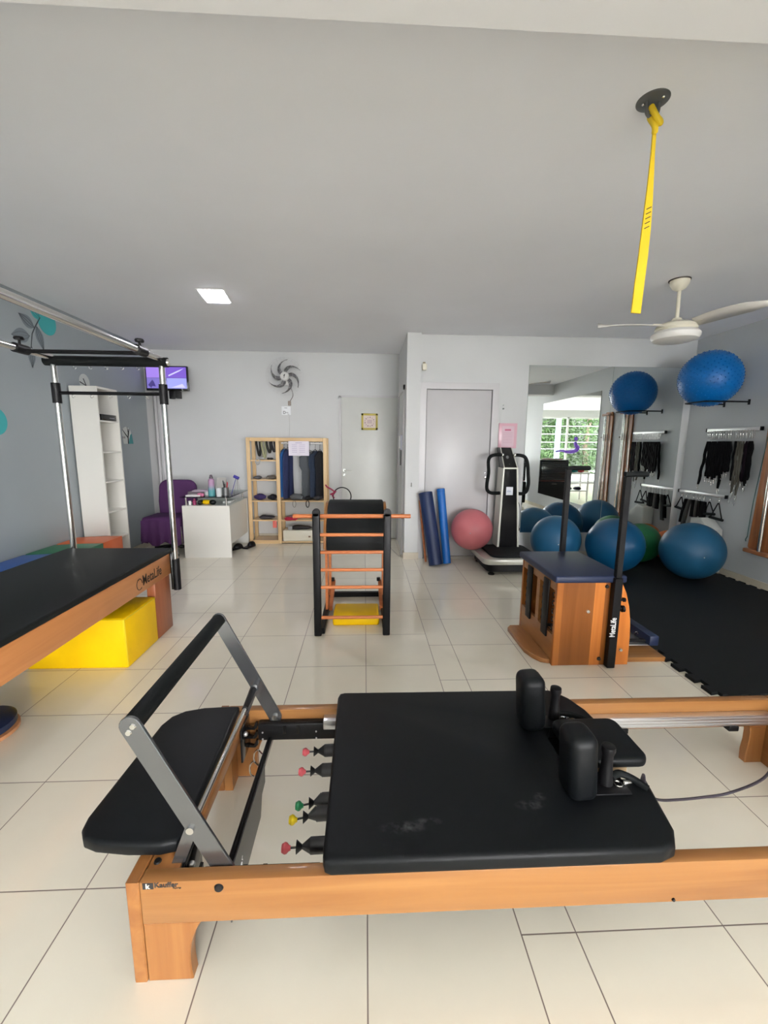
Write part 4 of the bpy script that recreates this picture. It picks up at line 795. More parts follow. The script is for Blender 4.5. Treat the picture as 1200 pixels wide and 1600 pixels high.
# ================================================================ ROLLS, PINK BALL, VIBRATION MACHINE
def leaning_roll(a, b2, r_, m_, mc, label):
    t = thing('exercise_mat_roll', a, label, 'mat roll', 'rolled mats leaning by the door')
    a = Vector(a); b2 = Vector(b2); d = (b2 - a).normalized()
    b = B().cyl(a, b2, r_, n=28); bb = obj('rolled_mat', b, m_, t)
    sp_ = []; o1 = d.orthogonal().normalized(); o2 = d.cross(o1)
    for k in range(60): an = k * .42; rr = r_ * (.15 + .80 * k / 60); sp_.append(b2 + d * .001 + (o1 * math.cos(an) + o2 * math.sin(an)) * rr)
    obj('end_spiral', B().tube(sp_, .002, 4), mc, t)
    e0 = a + d * .02; obj('edge_seam', B().cyl(b2 - d * .03, b2 - d * .026, r_ + .001, n=28), mc, t)
leaning_roll((.842, 4.80, .012), (.725, 4.985, .845), .082, mat('navy_foam', (.005, .018, .075), .5), mat('navy_foam_dark', (.004, .012, .05), .6), 'thick navy blue mat roll leaning on the white door')
leaning_roll((.985, 4.86, .010), (.915, 5.03, .885), .049, mat('bright_blue_foam', (.005, .12, .44), .45), mat('blue_foam_dark', (.004, .05, .2), .6), 'thinner bright blue mat roll leaning on the white door')
o = obj('wooden_stick', B().cyl((.745, 4.95, 0.004), (.672, 5.088, .74), .013, n=12), wood_rung, origin=(.745, 4.95, 0)); tag(o, 'brown wooden stick leaning behind the navy mat roll', 'stick')
def gym_ball(c, r_, m_, label, group=None, sq=(1, 1, 1)):
    t = thing('exercise_ball', c, label, 'exercise ball', group)
    b = B().ball(c, r_, sq, 48, 32); bo = obj('ball_skin', b, m_, t)
    rb = B()
    for k in (-3, -2, -1, 0, 1, 2, 3):
        h = k * .028; rr = math.sqrt(max(0, 1 - (h / r_) ** 2)) * r_ + .0002
        rb.tube([Vector(c) + Vector((rr * sq[0] * math.cos(a * math.tau / 56), h, rr * sq[2] * math.sin(a * math.tau / 56))) for a in range(56)], .0012, 4, True)
    rb.bm.free()
    obj('valve', B().lathe((c[0] - r_ * .30 * sq[0], c[1] - r_ * sq[1] * .954, c[2]), [(0, -.001), (.006, -.001), (.007, .004), (0, .004)], 12, 'Y'), mat('valve_plug', (.5, .5, .5), .5), t)
gym_ball((1.268, 4.86, .424), .243, mat('dusty_pink_rubber', (.54, .15, .17), .45, var=.04), 'dusty pink exercise ball against the white door', 'exercise balls on the floor')

vm = thing('vibration_platform', (1.70, 4.75, 0), 'black and silver vibration platform machine in front of the white door', 'exercise machine')
obj('base', B().prism(rrect(1.345, 4.42, 1.93, 5.02, .06, 5), 'Z', .035, .12, bev=.006, seg=1), black_plastic, vm)
obj('base_band', B().prism(rrect(1.30, 4.38, 1.955, 5.04, .09, 6), 'Z', .121, .185, bev=.012, seg=2), mat('silver_plastic', (.56, .56, .50), .3, metal=.3), vm)
obj('standing_pad', B().prism(rrect(1.40, 4.44, 1.92, 4.98, .09, 6), 'Z', .186, .212, bev=.006, seg=2), rubber_mat_m, vm)
for x in (1.40, 1.88):
    for y in (4.45, 4.98): obj('foot', B().cyl((x, y, 0), (x, y, .012), .035, n=18).cyl((x, y, .012), (x, y, .034), .022, n=14), black_plastic, vm)
def cp(x, z, t=0): return (x, z)
obj('column', B().prism([(1.602, .213), (1.822, .213), (1.765, 1.150), (1.622, 1.150)], 'Y', 4.855, 5.03), gloss_black, vm)
for xa, xb in ((1.572, 1.609), (1.815, 1.812)):
    pass
obj('side_strip', B().prism([(1.578, .213), (1.602, .213), (1.622, 1.150), (1.605, 1.150)], 'Y', 4.845, 5.04), mat('silver_plastic', (.56,) * 3), vm)
obj('side_strip', B().prism([(1.822, .213), (1.842, .213), (1.782, 1.150), (1.765, 1.150)], 'Y', 4.845, 5.04), mat('silver_plastic', (.56,) * 3), vm)
hb = B(); v = [hb.bm.verts.new(p) for p in ((1.622, 4.845, 1.152), (1.768, 4.845, 1.152), (1.700, 4.90, 1.385), (1.580, 4.90, 1.385), (1.622, 5.05, 1.152), (1.768, 5.05, 1.152), (1.700, 5.05, 1.385), (1.580, 5.05, 1.385))]
for f_ in ((0, 1, 2, 3), (5, 4, 7, 6), (3, 2, 6, 7), (1, 0, 4, 5), (0, 3, 7, 4), (2, 1, 5, 6)): hb.bm.faces.new([v[i] for i in f_])
head = obj('console', hb, gloss_black, vm)
obj('console_edge', B().box((1.612, 4.838, 1.140), (1.778, 4.846, 1.156)).cyl((1.772, 4.842, 1.152), (1.706, 4.895, 1.385), .006, n=8).cyl((1.616, 4.842, 1.152), (1.576, 4.895, 1.385), .006, n=8), mat('silver_plastic', (.56,) * 3), vm)
obj('console_button', B().lathe((1.655, 4.868, 1.275), [(0, -.004), (.018, -.003), (.020, .004)], 20, 'Y').lathe((1.68, 4.852, 1.195), [(0, -.004), (.005, -.003), (.006, .004)], 12, 'Y'), mat('dark_button', (.05, .05, .055), .35), head)
hm = foam_black
for pts in ([(1.598, 4.88, 1.300), (1.52, 4.86, 1.302), (1.455, 4.85, 1.285), (1.425, 4.84, 1.23), (1.43, 4.83, 1.10), (1.418, 4.83, .98), (1.425, 4.84, .90), (1.47, 4.85, .862), (1.53, 4.86, .856), (1.595, 4.89, .855)],
            [(1.745, 4.88, 1.300), (1.80, 4.86, 1.298), (1.855, 4.85, 1.275), (1.885, 4.84, 1.20), (1.895, 4.83, 1.08), (1.905, 4.83, .98), (1.895, 4.84, .89), (1.86, 4.85, .855), (1.82, 4.87, .85), (1.79, 4.89, .855)]):
    h = obj('handle', B().tube(smooth_path(pts, 6), .020, 12), hm, vm)
    obj('handle_fitting', B().ball(pts[0], .024, n=14, m=8).ball(pts[-1], .024, n=14, m=8), chrome, h)
lb = obj('label_plate', B().box((1.655, 4.850, .835), (1.735, 4.8545, .93)), mat('label_white', (.72, .75, .8), .4), vm, smooth=False)
text('label_lettering', 'vibe', .030, frame_M((1.662, 4.8495, .872), (1, 0, 0), (0, 0, 1)), mat('label_blue', (.12, .22, .45), .5), lb)
obj('power_cord', B().tube(smooth_path([(1.80, 4.95, .80), (1.86, 4.95, .70), (1.875, 4.95, .50), (1.872, 4.97, .40)]), .004, 6).box((1.86, 4.96, .385), (1.885, 4.98, .42)), black_plastic, vm)

# ================================================================ RUBBER MAT AND BALLS
MX0, MY0, MX1, MY1 = 2.04, 2.12, 3.955, 5.14
def teeth_edge(p0, p1, n_out, pitch=.125, dep=.046):
    p0 = Vector(p0); p1 = Vector(p1); L_ = (p1 - p0).length; d = (p1 - p0) / L_; n_ = Vector(n_out); k = int(L_ / pitch); pt = L_ / k; out = []
    for i in range(k):
        a = p0 + d * pt * i
        out += [a, a + d * pt * .27, a + d * pt * .19 + n_ * dep, a + d * pt * .81 + n_ * dep, a + d * pt * .73]
    return out
mo = teeth_edge((MX0, MY0), (MX0, MY1), (-1, 0)); mo += teeth_edge((MX0, MY1), (MX1 - .035, MY1), (0, -1), dep=.0)
mo += teeth_edge((MX1 - .035, MY1), (MX1 - .035, MY0), (1, 0), dep=.03); mo += teeth_edge((MX1 - .035, MY0), (MX0, MY0), (0, -1), dep=.03)
po = []
for p in mo:
    if not po or (p - po[-1]).length > .002: po.append(p)
mt = obj('puzzle_mat', B().prism([(p.x, p.y) for p in po], 'Z', .001, .022), rubber_mat_m, origin=(3, 3.5, 0), smooth=False)
tag(mt, 'black interlocking rubber floor mat with toothed edge on the right', 'mat')
ZM = .0225
GB = 'exercise balls on the floor'
gym_ball((2.275, 4.83, ZM + .285), .285, blue_ball_m, 'blue exercise ball behind the wooden chair, leftmost on the mat', GB)
gym_ball((2.79, 4.48, ZM + .300), .300, blue_ball_d, 'glossy deep blue exercise ball just left of the green ball', GB)
gym_ball((3.335, 4.86, ZM + .235), .235, mat('green_ball_rubber', (.010, .13, .045), .35), 'green exercise ball between the two largest blue balls', GB)
gym_ball((3.475, 4.22, ZM + .298), .298, blue_ball_m, 'blue exercise ball at the right near the wooden wall unit', GB, (1.0, 1, 1))
gym_ball((3.76, 4.93, ZM + .185), .185, mat('orange_ball_rubber', (.55, .13, .02), .45), 'orange ball in the corner behind the green ball', GB)
o = obj('foam_wedge', B().prism([(4.40, ZM), (4.73, ZM), (4.73, .59), (4.58, .615), (4.43, .50)], 'X', 3.83, 3.985, bev=.015), mat('cream_white_foam', (.60, .61, .58), .6), origin=(3.88, 4.65, ZM)); tag(o, 'white foam wedge at the right wall behind the blue ball', 'foam wedge')

# spiky ball on wall bracket
bkt = thing('ball_bracket', (XR, 4.47, 1.88), 'black two-prong wall bracket holding the bright blue nubby ball', 'bracket')
BC = Vector((3.665, 4.50, 2.128)); BR = .285
bb = B()
for y in (4.345, 4.655): bb.box((XR - .008, y - .012, 1.85), (XR - .001, y + .012, 1.905)).cyl((XR - .004, y, 1.88), (3.56, y, 1.88), .008, n=10)
bb.tube([(3.56, 4.345, 1.88), (3.53, 4.37, 1.88), (3.515, 4.50, 1.88), (3.53, 4.63, 1.88), (3.56, 4.655, 1.88)], .008, 8)
obj('prongs', bb, black_metal, bkt)
sb = thing('massage_ball', tuple(BC), 'bright blue nubby exercise ball held on a wall bracket below the ceiling fan', 'exercise ball')
obj('ball_skin', B().ball(BC, BR, (1, 1, 1), 48, 32), spiky_m, sb)
nb = B(); NN = 520
for k in range(NN):
    z = 1 - 2 * (k + .5) / NN; r_ = math.sqrt(1 - z * z); a = k * 2.399963; d = Vector((r_ * math.cos(a), r_ * math.sin(a), z))
    nb.cyl(BC + d * (BR - .002), BC + d * (BR + .007), .0065, .003, n=6)
nub = obj('nubs', nb, spiky_m, sb); nub['kind'] = 'stuff'

# ================================================================ STRAP RACKS ON THE RIGHT WALL
def rail(z, y0, y1, label):
    t = thing('hook_rail', (XR, (y0 + y1) / 2, z), label, 'hook rail', 'hook rails on the right wall')
    obj('bar', B().box((XR - .045, y0, z - .018), (XR - .018, y1, z + .018), bev=.003), alu, t)
    obj('spacer', B().box((XR - .018, y0 + .06, z - .012), (XR - .0005, y0 + .09, z + .012)).box((XR - .018, y1 - .09, z - .012), (XR - .0005, y1 - .06, z + .012)), alu, t, smooth=False)
    for y in (y0, y1): obj('end_plug', B().box((XR - .047, y - .016 if y == y0 else y, z - .02), (XR - .016, y if y == y0 else y + .016, z + .02), bev=.003), black_plastic, t)
    return t
rail(1.600, 4.135, 4.80, 'upper aluminium hook rail carrying long black straps')
rail(.868, 4.44, 5.12, 'lower aluminium hook rail carrying handles and cuffs')
def carabiner(b, x, y, z, h=.055, w=.013):
    b.tube([(x, y + w * math.cos(t) * (.75 + .25 * math.sin(t)), z + h / 2 * math.sin(t)) for t in [k * math.tau / 14 for k in range(14)]], .0022, 6, True)
strap_cols = {'k': mat('black_webbing', (.003, .003, .004), .8, spec=.1), 'p': mat('aubergine_webbing', (.008, .004, .008), .8, spec=.1), 'g': mat('grey_webbing', (.09, .085, .07), .8, spec=.2)}
SX = XR - .062
straps = [(4.745, 'k', .50, .065), (4.715, 'k', .40, .0), (4.68, 'k', .42, 0), (4.655, 'k', .40, 0), (4.625, 'k', .43, 0), (4.59, 'k', .41, 0), (4.56, 'k', .38, 0), (4.525, 'k', .52, 0), (4.50, 'k', .36, 0), (4.465, 'k', .34, 0), (4.435, 'k', .33, 0),
          (4.37, 'k', .42, 0), (4.345, 'g', .55, 0), (4.315, 'g', .46, 0), (4.285, 'g', .57, 0), (4.245, 'p', .42, 0), (4.205, 'k', .46, 0), (4.18, 'k', .40, 0)]
side = {0: 'at the far end beside the mirror corner', 11: 'just left of the grey straps', 12: 'longest on the left of the grey group', 13: 'short, in the middle of the grey group', 14: 'longest, right of the grey group', 15: 'aubergine, right of the grey straps', 16: 'second from the near end', 17: 'nearest the wooden wall unit'}
for i, (y, c, l, tilt) in enumerate(straps):
    cn = {'k': 'black', 'g': 'grey', 'p': 'aubergine'}[c]
    lab = ('%s hanging strap on the upper rail, %s' % (cn, side[i])) if i in side else 'black padded strap packed in the long black row on the upper rail'
    t = thing('hanging_strap', (SX, y, 1.58), lab, 'strap', 'straps on the upper rail')
    z1 = 1.475; z0 = z1 - l; yo = tilt
    cs = [(SX, y, 1.545, .09, .017), (SX, y + yo, z0 - .03, .06, .013)] + ([(SX - .012, y + yo, z0 - .085, .06, .014)] if c == 'g' else [])
    for c5 in cs: b = B(); carabiner(b, *c5); obj('carabiner', b, chrome, t)
    n = 10; pth = [(SX + .004 * math.sin(k * 1.7 + i), y + yo * k / n + .003 * math.sin(k * 1.1 + i * 2), z1 - l * k / n) for k in range(n + 1)]
    w_ = .019 if c != 'g' else .012
    st_ = B(); prev = None
    for k, p in enumerate(pth):
        ww = w_ * (.55 if k in (0, n) else 1.0)
        ring = [st_.bm.verts.new((p[0] + math.cos(a) * .010, p[1] + math.sin(a) * ww * 1.15, p[2])) for a in [q_ * math.tau / 8 for q_ in range(8)]]
        if prev:
            for q_ in range(8): st_.bm.faces.new((prev[q_], prev[(q_ + 1) % 8], ring[(q_ + 1) % 8], ring[q_]))
        else: st_.bm.faces.new(ring)
        prev = ring
    st_.bm.faces.new(prev[::-1]); obj('webbing', st_, strap_cols[c], t)
def d_handle(y, z, s_, ang_, lab):
    t = thing('pull_grip', (SX, y, .85), lab, 'handle', 'handles and cuffs on the lower rail')
    b = B(); carabiner(b, SX, y, .825, .06, .013); obj('carabiner', b, chrome, t)
    ca, sa = math.cos(ang_), math.sin(ang_)
    def T(u, v): return (SX - .01, y + (u * ca - v * sa), .795 + (u * sa + v * ca))
    obj('webbing', B().tube([T(-.062 * s_, -.135 * s_), T(-.006, 0), T(.006, 0), T(.062 * s_, -.135 * s_)], .006, 8), strap_cols['k'], t)
    obj('grip', B().cyl(T(-.072 * s_, -.14 * s_), T(.072 * s_, -.14 * s_), .015, n=14), foam_black, t)
d_handle(4.475, .8, 1.25, .05, 'black D handle at the near end of the lower rail')
d_handle(4.60, .8, 1.0, -.12, 'black D handle second from the near end of the lower rail')
d_handle(5.03, .8, 1.0, .1, 'black D handle at the far end of the lower rail by the mirror')
def cuff(y, w_, h, lab, tilt=0, m_=None):
    h *= 1.2
    t = thing('ankle_cuff', (SX, y, .85), lab, 'cuff', 'handles and cuffs on the lower rail')
    b = B(); carabiner(b, SX, y, .82, .075, .012); obj('ring', b, chrome, t)
    pts = [(y - w_ * .35, .785), (y + w_ * .35, .785), (y + w_ / 2 + tilt * .6, .785 - h * .5), (y + w_ / 2 + tilt, .785 - h), (y - w_ / 2 + tilt, .785 - h), (y - w_ / 2 + tilt * .6, .785 - h * .5)]
    obj('padding', B().prism(pts, 'X', SX - .022, SX + .014, bev=.008, seg=2), m_ or strap_cols['k'], t)
gk = mat('charcoal_webbing', (.035, .036, .033), .7)
cuff(4.685, .072, .16, 'black padded cuff in the middle of the lower rail'); cuff(4.745, .042, .15, 'black padded cuff left of the widest one on the lower rail'); cuff(4.79, .036, .165, 'charcoal cuff left of the middle of the lower rail', 0, gk)
cuff(4.84, .045, .17, 'black cuff beside the long slanting straps', 0); cuff(4.90, .045, .28, 'long charcoal double strap slanting down from the lower rail', .07, gk); cuff(4.96, .036, .25, 'long black strap slanting down at the far end of the lower rail', .05)

# ================================================================ WOODEN SPRING UNITS ON THE RIGHT WALL
def wall_unit(y0, y1, label):
    t = thing('wall_spring_unit', (XR, (y0 + y1) / 2, .33), label, 'exercise wall unit', 'wooden spring units on the right wall')
    yc = (y0 + y1) / 2; zb, zt = .33, 1.955; w0, w1 = (y1 - y0) / 2, (y1 - y0) / 2 * .80
    n = 14; poly = []
    ys = lambda z: w0 + (w1 - w0) * min(1, (z - zb) / .8)
    poly = [(yc - w0 + .05, zb), (yc + w0 - .05, zb), (yc + w0, zb + .07)] + [(yc + ys(z), z) for z in (.7, 1.0, 1.3, 1.6, 1.88)] + [(yc + w1 - .03, zt), (yc - w1 + .03, zt)] + [(yc - ys(z), z) for z in (1.88, 1.6, 1.3, 1.0, .7)] + [(yc - w0, zb + .07)]
    obj('back_board', B().prism(poly, 'X', XR - .030, XR - .002, bev=.004, seg=1), wood_wall, t)
    obj('end_shelf', B().prism(rrect(XR - .095, yc - w0 + .004, XR - .031, yc + w0 - .004, .028, 5), 'Z', zb + .02, zb + .055, bev=.005, seg=1), wood('brown_shelf_wood', (.26, .095, .04), (.42, .18, .08), 'Y'), t)
    obj('end_shelf', B().prism(rrect(XR - .095, yc - w1 + .004, XR - .031, yc + w1 - .004, .028, 5), 'Z', zt - .06, zt - .025, bev=.005, seg=1), wood('brown_shelf_wood', (.4,) * 3, (.5,) * 3), t)
    tb = obj('chrome_tube', B().cyl((XR - .066, yc - .02, zb + .056), (XR - .066, yc - .02, zt - .061), .019, n=18), chrome, t)
    obj('tube_collar', B().cyl((XR - .066, yc - .02, 1.50), (XR - .066, yc - .02, 1.60), .026, n=18).cyl((XR - .066, yc - .02, 1.55), (XR - .066, yc - .10, 1.55), .006, n=8).ball((XR - .066, yc - .105, 1.55), .013, n=10, m=8), mat('satin_steel', (.5, .48, .45), .25, metal=1), t)
    return t, yc
wall_unit(3.80, 4.10, 'brown wooden wall unit with chrome tube at the right picture edge')
wall_unit(3.30, 3.58, 'brown wooden wall unit with chrome tube, seen only in the mirror')
tc_ = obj('elastic_cord', B().tube(smooth_path([(XR - .05, 4.00, 1.93), (XR - .05, 4.045, 1.35), (XR - .05, 4.085, .85), (XR - .045, 4.10, .50)]), .004, 6).tube([(XR - .045, 4.10, .50), (XR - .055, 4.105, .47), (XR - .045, 4.11, .45)], .005, 6), mat('dark_teal_cord', (.02, .10, .09), .4), origin=(XR - .05, 4.08, 1.2)); tag(tc_, 'dark teal elastic cord hanging along the wooden wall unit', 'cord')

# ================================================================ WUNDA CHAIR
wc = thing('pilates_chair', (1.46, 2.8, 0), 'striped wooden pilates chair with navy seat and two tall black handles', 'exercise chair')
CY0, CY1 = 2.50, 3.06
base = [(1.125, 3.30), (1.105, 3.22), (1.12, 2.60), (1.15, 2.545), (1.205, 2.535), (2.0, 2.535), (2.02, 2.56), (2.02, 3.28), (2.0, 3.30)]
side_poly = [(1.214, 0), (1.722, 0)] + [(1.722, .10), (1.720, .20), (1.712, .30), (1.695, .40), (1.668, .49), (1.632, .562)] + [(1.214, .562)]
obj('side_panel', B().prism(side_poly, 'Y', CY0, CY0 + .028, bev=.003, seg=1), wood_strip, wc)
obj('side_panel', B().prism([(x, z) for x, z in side_poly], 'Y', CY1, CY1 + .028, bev=.003, seg=1), wood_strip, wc)
obj('base_board', B().prism([(1.10, 3.02), (1.10, 2.68), (1.125, 2.60), (1.16, 2.545), (1.205, 2.5285), (1.213, 2.5285), (1.213, 3.059), (1.13, 3.059)], 'Z', .0, .032, bev=.003, seg=1), wood_lt_y, wc)
obj('base_board', B().box((1.214, CY0 + .029, 0), (2.0, CY1 - .001, .032), bev=.003, seg=1), wood_lt, wc)
obj('seat', B().box((1.190, CY0 - .022, .5635), (1.650, CY1 + .05, .610), bev=.012, seg=3), navy_vinyl, wc)
obj('back_rail', B().box((1.216, CY0 + .029, .033), (1.236, CY1 - .001, .20)).box((1.216, CY0 + .029, .50), (1.236, CY1 - .001, .5630)).box((1.216, 2.76, .20), (1.236, 2.81, .50)), wood_lt_y, wc, smooth=False)
for y in (2.60, 2.88): obj('spring_slot_bar', B().box((1.204, y, .155), (1.2155, y + .085, .545), bev=.004), black_metal, wc)
for y0 in (2.545, 2.70, 2.985):
    b = B()
    for k in range(5): b.tube([(1.225, y0 + .012 + .016 * math.cos(a), .24 + k * .055 + .016 * math.sin(a)) for a in [-1.6 + q_ * .45 for q_ in range(9)]], .004, 6)
    obj('slot_hooks', b, gloss_black, wc)
pd = obj('pedal', B().box((1.93, 2.60, .075), (1.995, 2.98, .145), bev=.008, seg=2), navy_vinyl, wc)
obj('pedal_arm', B().box((1.30, 2.64, .085), (1.93, 2.665, .10)).box((1.30, 2.91, .085), (1.93, 2.935, .10)).box((1.30, 2.60, .07), (1.34, 2.98, .105)), black_metal, wc, smooth=False)
obj('pedal_plate', B().box((1.74, 2.63, .063), (1.99, 2.95, .073), bev=.002, seg=1), alu, wc)
b = B()
for x, y in ((1.80, 2.66), (1.78, 2.90), (1.90, 2.70)): b.tube([(x + .014 * math.cos(a), y, .118 + .014 * math.sin(a)) for a in [q_ * .45 for q_ in range(11)]], .0035, 6)
obj('pedal_hook', b, chrome, wc)
obj('spring', B().tube([(1.30 + k * .0045, 2.72 + .016 * math.cos(k * .9), .14 + .016 * math.sin(k * .9)) for k in range(100)], .002, 4), dark_steel, wc)
for px, py, hx, zb in ((1.583, CY0 - .024, 1.700, .0), (1.528, CY1 + .052, 1.685, .0)):
    s1 = obj('handle_sleeve', B().box((px - .026, py - .022, .002), (px + .026, py + .022, .600), bev=.003, seg=1), black_metal, wc)
    obj('handle_post', B().box((px - .019, py - .016, .601), (px + .019, py + .016, 1.235), bev=.003, seg=1), black_metal, wc)
    obj('handle_arm', B().box((px - .019, py - .016, 1.2355), (px + .03, py + .016, 1.262), bev=.003, seg=1).cyl((px + .02, py, 1.248), (hx + .005, py, 1.248), .017, n=18), foam_black, wc)
    obj('adjusting_knob', B().cyl((px + .026, py, .40), (px + .055, py, .40), .008, n=10).cyl((px + .045, py, .395), (px + .06, py, .395), .022, n=8), black_plastic, s1)
    obj('adjusting_pin', B().cyl((px + .026, py, .455), (px + .062, py, .455), .008, n=10).cyl((px + .050, py, .455), (px + .062, py, .455), .014, n=10), black_plastic, s1)
    if py < 2.7: text('sleeve_lettering', 'MetaLife', .052, frame_M((px + .004, py - .0226, .215), (0, 0, 1), (-1, 0, 0)), mat('letter_white', (.8, .8, .8), .5), s1, bold=.0008, sx=.72)
for x, z, m_ in ((1.425, .37, chrome), (1.665, .105, chrome), (1.535, .535, black_plastic), (1.525, .045, black_plastic)):
    obj('panel_bolt', B().lathe((x, CY0, z), [(0, -.010), (.010, -.008), (.0135, 0)], 16, 'Y'), m_, wc)

# ================================================================ LADDER BARREL
lb = thing('ladder_barrel', (-.09, 3.4, 0), 'ladder barrel with black posts, orange rungs and black barrel in the room centre', 'exercise machine')
LY = 2.985
for x in (-.345, .163):
    pb_ = B().box((x - .027, LY - .02, .0), (x + .027, LY + .02, .930), bev=.008, seg=3).cyl((x, LY - .02, .93), (x, LY + .02, .93), .027, n=20)
    obj('ladder_post', pb_, black_metal, lb)
for z in (.767, .638, .506, .374, .140): obj('rung', B().cyl((-.32, LY, z), (.138, LY, z), .0125, n=16), wood_rung, lb)
dw = obj('wooden_pole', B().cyl((-.515, LY + .037, .897), (.334, LY + .037, .897), .0155, n=18), wood_rung, origin=(-.09, LY, .9)); tag(dw, 'long orange wooden pole laid across the top of the ladder barrel', 'pole')
for x in (-.345, .163): obj('pole_rest', B().box((x - .012, LY + .0205, .866), (x + .012, LY + .056, .880)), black_metal, lb)
BYc, BZc, BRr = 3.57, .62, .325
prof = [(BYc + BRr * math.cos(math.radians(a)), BZc + BRr * math.sin(math.radians(a))) for a in range(190, -11, -10)]
inn = [(BYc + (BRr - .05) * math.cos(math.radians(a)), BZc + (BRr - .05) * math.sin(math.radians(a))) for a in range(-10, 191, 10)]
obj('barrel_cushion', B().prism(prof + inn, 'X', -.300, .155, bev=.010, seg=2), vinyl_dull, lb)
for x0 in (-.325, .157):
    dpoly = [(BYc + (BRr - .015) * math.cos(math.radians(a)), BZc + (BRr - .015) * math.sin(math.radians(a))) for a in range(186, -7, -12)] + [(BYc + .20, BZc - .06), (BYc - .20, BZc - .06)]
    obj('barrel_side', B().prism(dpoly, 'X', x0, x0 + .022, bev=.002, seg=1), wood_lt_z, lb)
for x0 in (-.322, .158):
    obj('barrel_leg', B().box((x0, 3.36, .05), (x0 + .02, 3.47, .60)), wood_rung, lb, smooth=False)
    obj('barrel_leg', B().box((x0, 3.70, .05), (x0 + .02, 3.80, .60)), wood_rung, lb, smooth=False)
    obj('base_rail', B().box((x0 - .018, LY + .02, .0), (x0 + .024, 3.83, .048), bev=.003, seg=1), black_metal, lb)
    Ms = Matrix.Translation((x0 + .035 if x0 < 0 else x0 - .02, 3.60, .10)) @ Matrix.Rotation(math.radians(14), 4, 'X')
    obj('sliding_brace', B().box((-.012, -.22, -.02), (.018, .20, .02), M=Ms), wood_rung, lb, smooth=False)
    obj('brace_knob', B().cyl((x0 + .03 if x0 < 0 else x0 - .03, 3.76, .165), (x0 + .03 if x0 < 0 else x0 - .03, 3.76, .195), .016, n=12), black_plastic, lb)
obj('base_crossbar', B().box((-.34, 3.78, .0), (.18, 3.82, .045), bev=.003, seg=1), black_metal, lb)
ypd = obj('foam_pad', B().box((-.250, 3.145, .001), (.116, 3.44, .074), bev=.016, seg=3), yellow_vinyl, origin=(-.07, 3.3, 0)); tag(ypd, 'small yellow foam pad on the floor inside the ladder barrel', 'foam pad')

# ================================================================ CEILING THINGS
fn = thing('ceiling_fan', (2.43, 3.385, CEIL), 'cream three-bladed ceiling fan near the right wall', 'ceiling fan')
fx, fy = 2.432, 3.385
obj('canopy', B().lathe((fx - .01, fy, CEIL), [(.0, -.008), (.068, -.008), (.064, -.035), (.045, -.065), (.015, -.082), (0, -.084)], 30).cyl((fx - .01, fy, CEIL - .008), (fx - .01, fy, CEIL), .05, n=20), cream_plastic, fn)
obj('ceiling_gap', B().cyl((fx - .012, fy, CEIL - .007), (fx - .012, fy, CEIL - .001), .075, n=24), mat('dark_gap', (.06, .05, .045), .7), fn)
obj('down_rod', B().cyl((fx - .006, fy, CEIL - .08), (fx, fy, 2.395), .013, n=14), cream_plastic, fn)
obj('motor', B().lathe((fx, fy, 2.30), [(0, .10), (.03, .10), (.045, .075), (.10, .065), (.135, .045), (.145, .02), (.13, .0), (0, 0)], 36), cream_plastic, fn)
obj('light_shade', B().lathe((fx, fy, 2.225), [(0, 0), (.12, .002), (.155, .014), (.168, .035), (.168, .055), (.15, .075), (0, .075)], 40), mat('frosted_shade', (.80, .79, .76), .3), fn)
bm_ = mat('ivory_blade', (.66, .64, .60), .35)
for k, a in enumerate((178, 58, 298)):
    b = B(); Lr, Rr = [], []
    for j in range(13):
        t = j / 12; r_ = .13 + .46 * t; w_ = .055 + .025 * math.sin(math.pi * min(1, t * 1.1)) - (.05 * max(0, t - .75) / .25 if t > .75 else 0); sw = -.05 * math.sin(t * 1.6); zz = .012 + .012 * math.sin(t * 2.5)
        Lr.append(b.bm.verts.new((r_, sw + w_, zz - .016))); Rr.append(b.bm.verts.new((r_, sw - w_, zz + .016)))
    for j in range(12): b.bm.faces.new((Lr[j], Lr[j + 1], Rr[j + 1], Rr[j]))
    bmesh.ops.transform(b.bm, matrix=Matrix.Translation((fx, fy, 2.335)) @ Matrix.Rotation(math.radians(a), 4, 'Z'), verts=b.bm.verts[:])
    bl = obj('blade', b, bm_, fn, ang=80); md = bl.modifiers.new('thickness', 'SOLIDIFY'); md.thickness = .005
    c_, s_ = math.cos(math.radians(a)), math.sin(math.radians(a))
    obj('blade_arm', B().box((.05, -.018, .0), (.19, .018, .008), M=Matrix.Translation((fx, fy, 2.345)) @ Matrix.Rotation(math.radians(a), 4, 'Z')), cream_plastic, fn)

ys_ = thing('ceiling_anchor', (1.068, 1.745, CEIL), 'round dark grey ceiling anchor plate above the yellow strap', 'ceiling anchor')
cx_, cy_ = 1.066, 1.742
obj('plate', B().lathe((cx_, cy_, CEIL), [(0, -.006), (.050, -.006), (.056, -.002), (.056, 0)], 36), mat('grey_metal_paint', (.12, .125, .125), .4, metal=.3), ys_)
obj('bolt', B().ball((cx_ - .03, cy_ + .01, CEIL - .007), .006, n=10, m=6).ball((cx_ + .022, cy_ + .022, CEIL - .007), .006, n=10, m=6).ball((cx_ + .02, cy_ - .03, CEIL - .007), .006, n=10, m=6), chrome, ys_)
obj('hanger_loop', B().tube(smooth_path([(cx_ - .022, cy_, CEIL - .006), (cx_ - .02, cy_, CEIL - .04), (cx_ + .0, cy_, CEIL - .055), (cx_ + .022, cy_, CEIL - .04), (cx_ + .026, cy_, CEIL - .006)]), .006, 8), mat('grey_metal_paint', (.1,) * 3), ys_)
yw = mat('yellow_webbing', (.66, .46, .008), .6, bump=.2, bscale=300)
sp2 = thing('yellow_strap', (1.08, 1.745, 2.3), 'yellow webbing strap knotted and hanging from the ceiling anchor', 'strap')
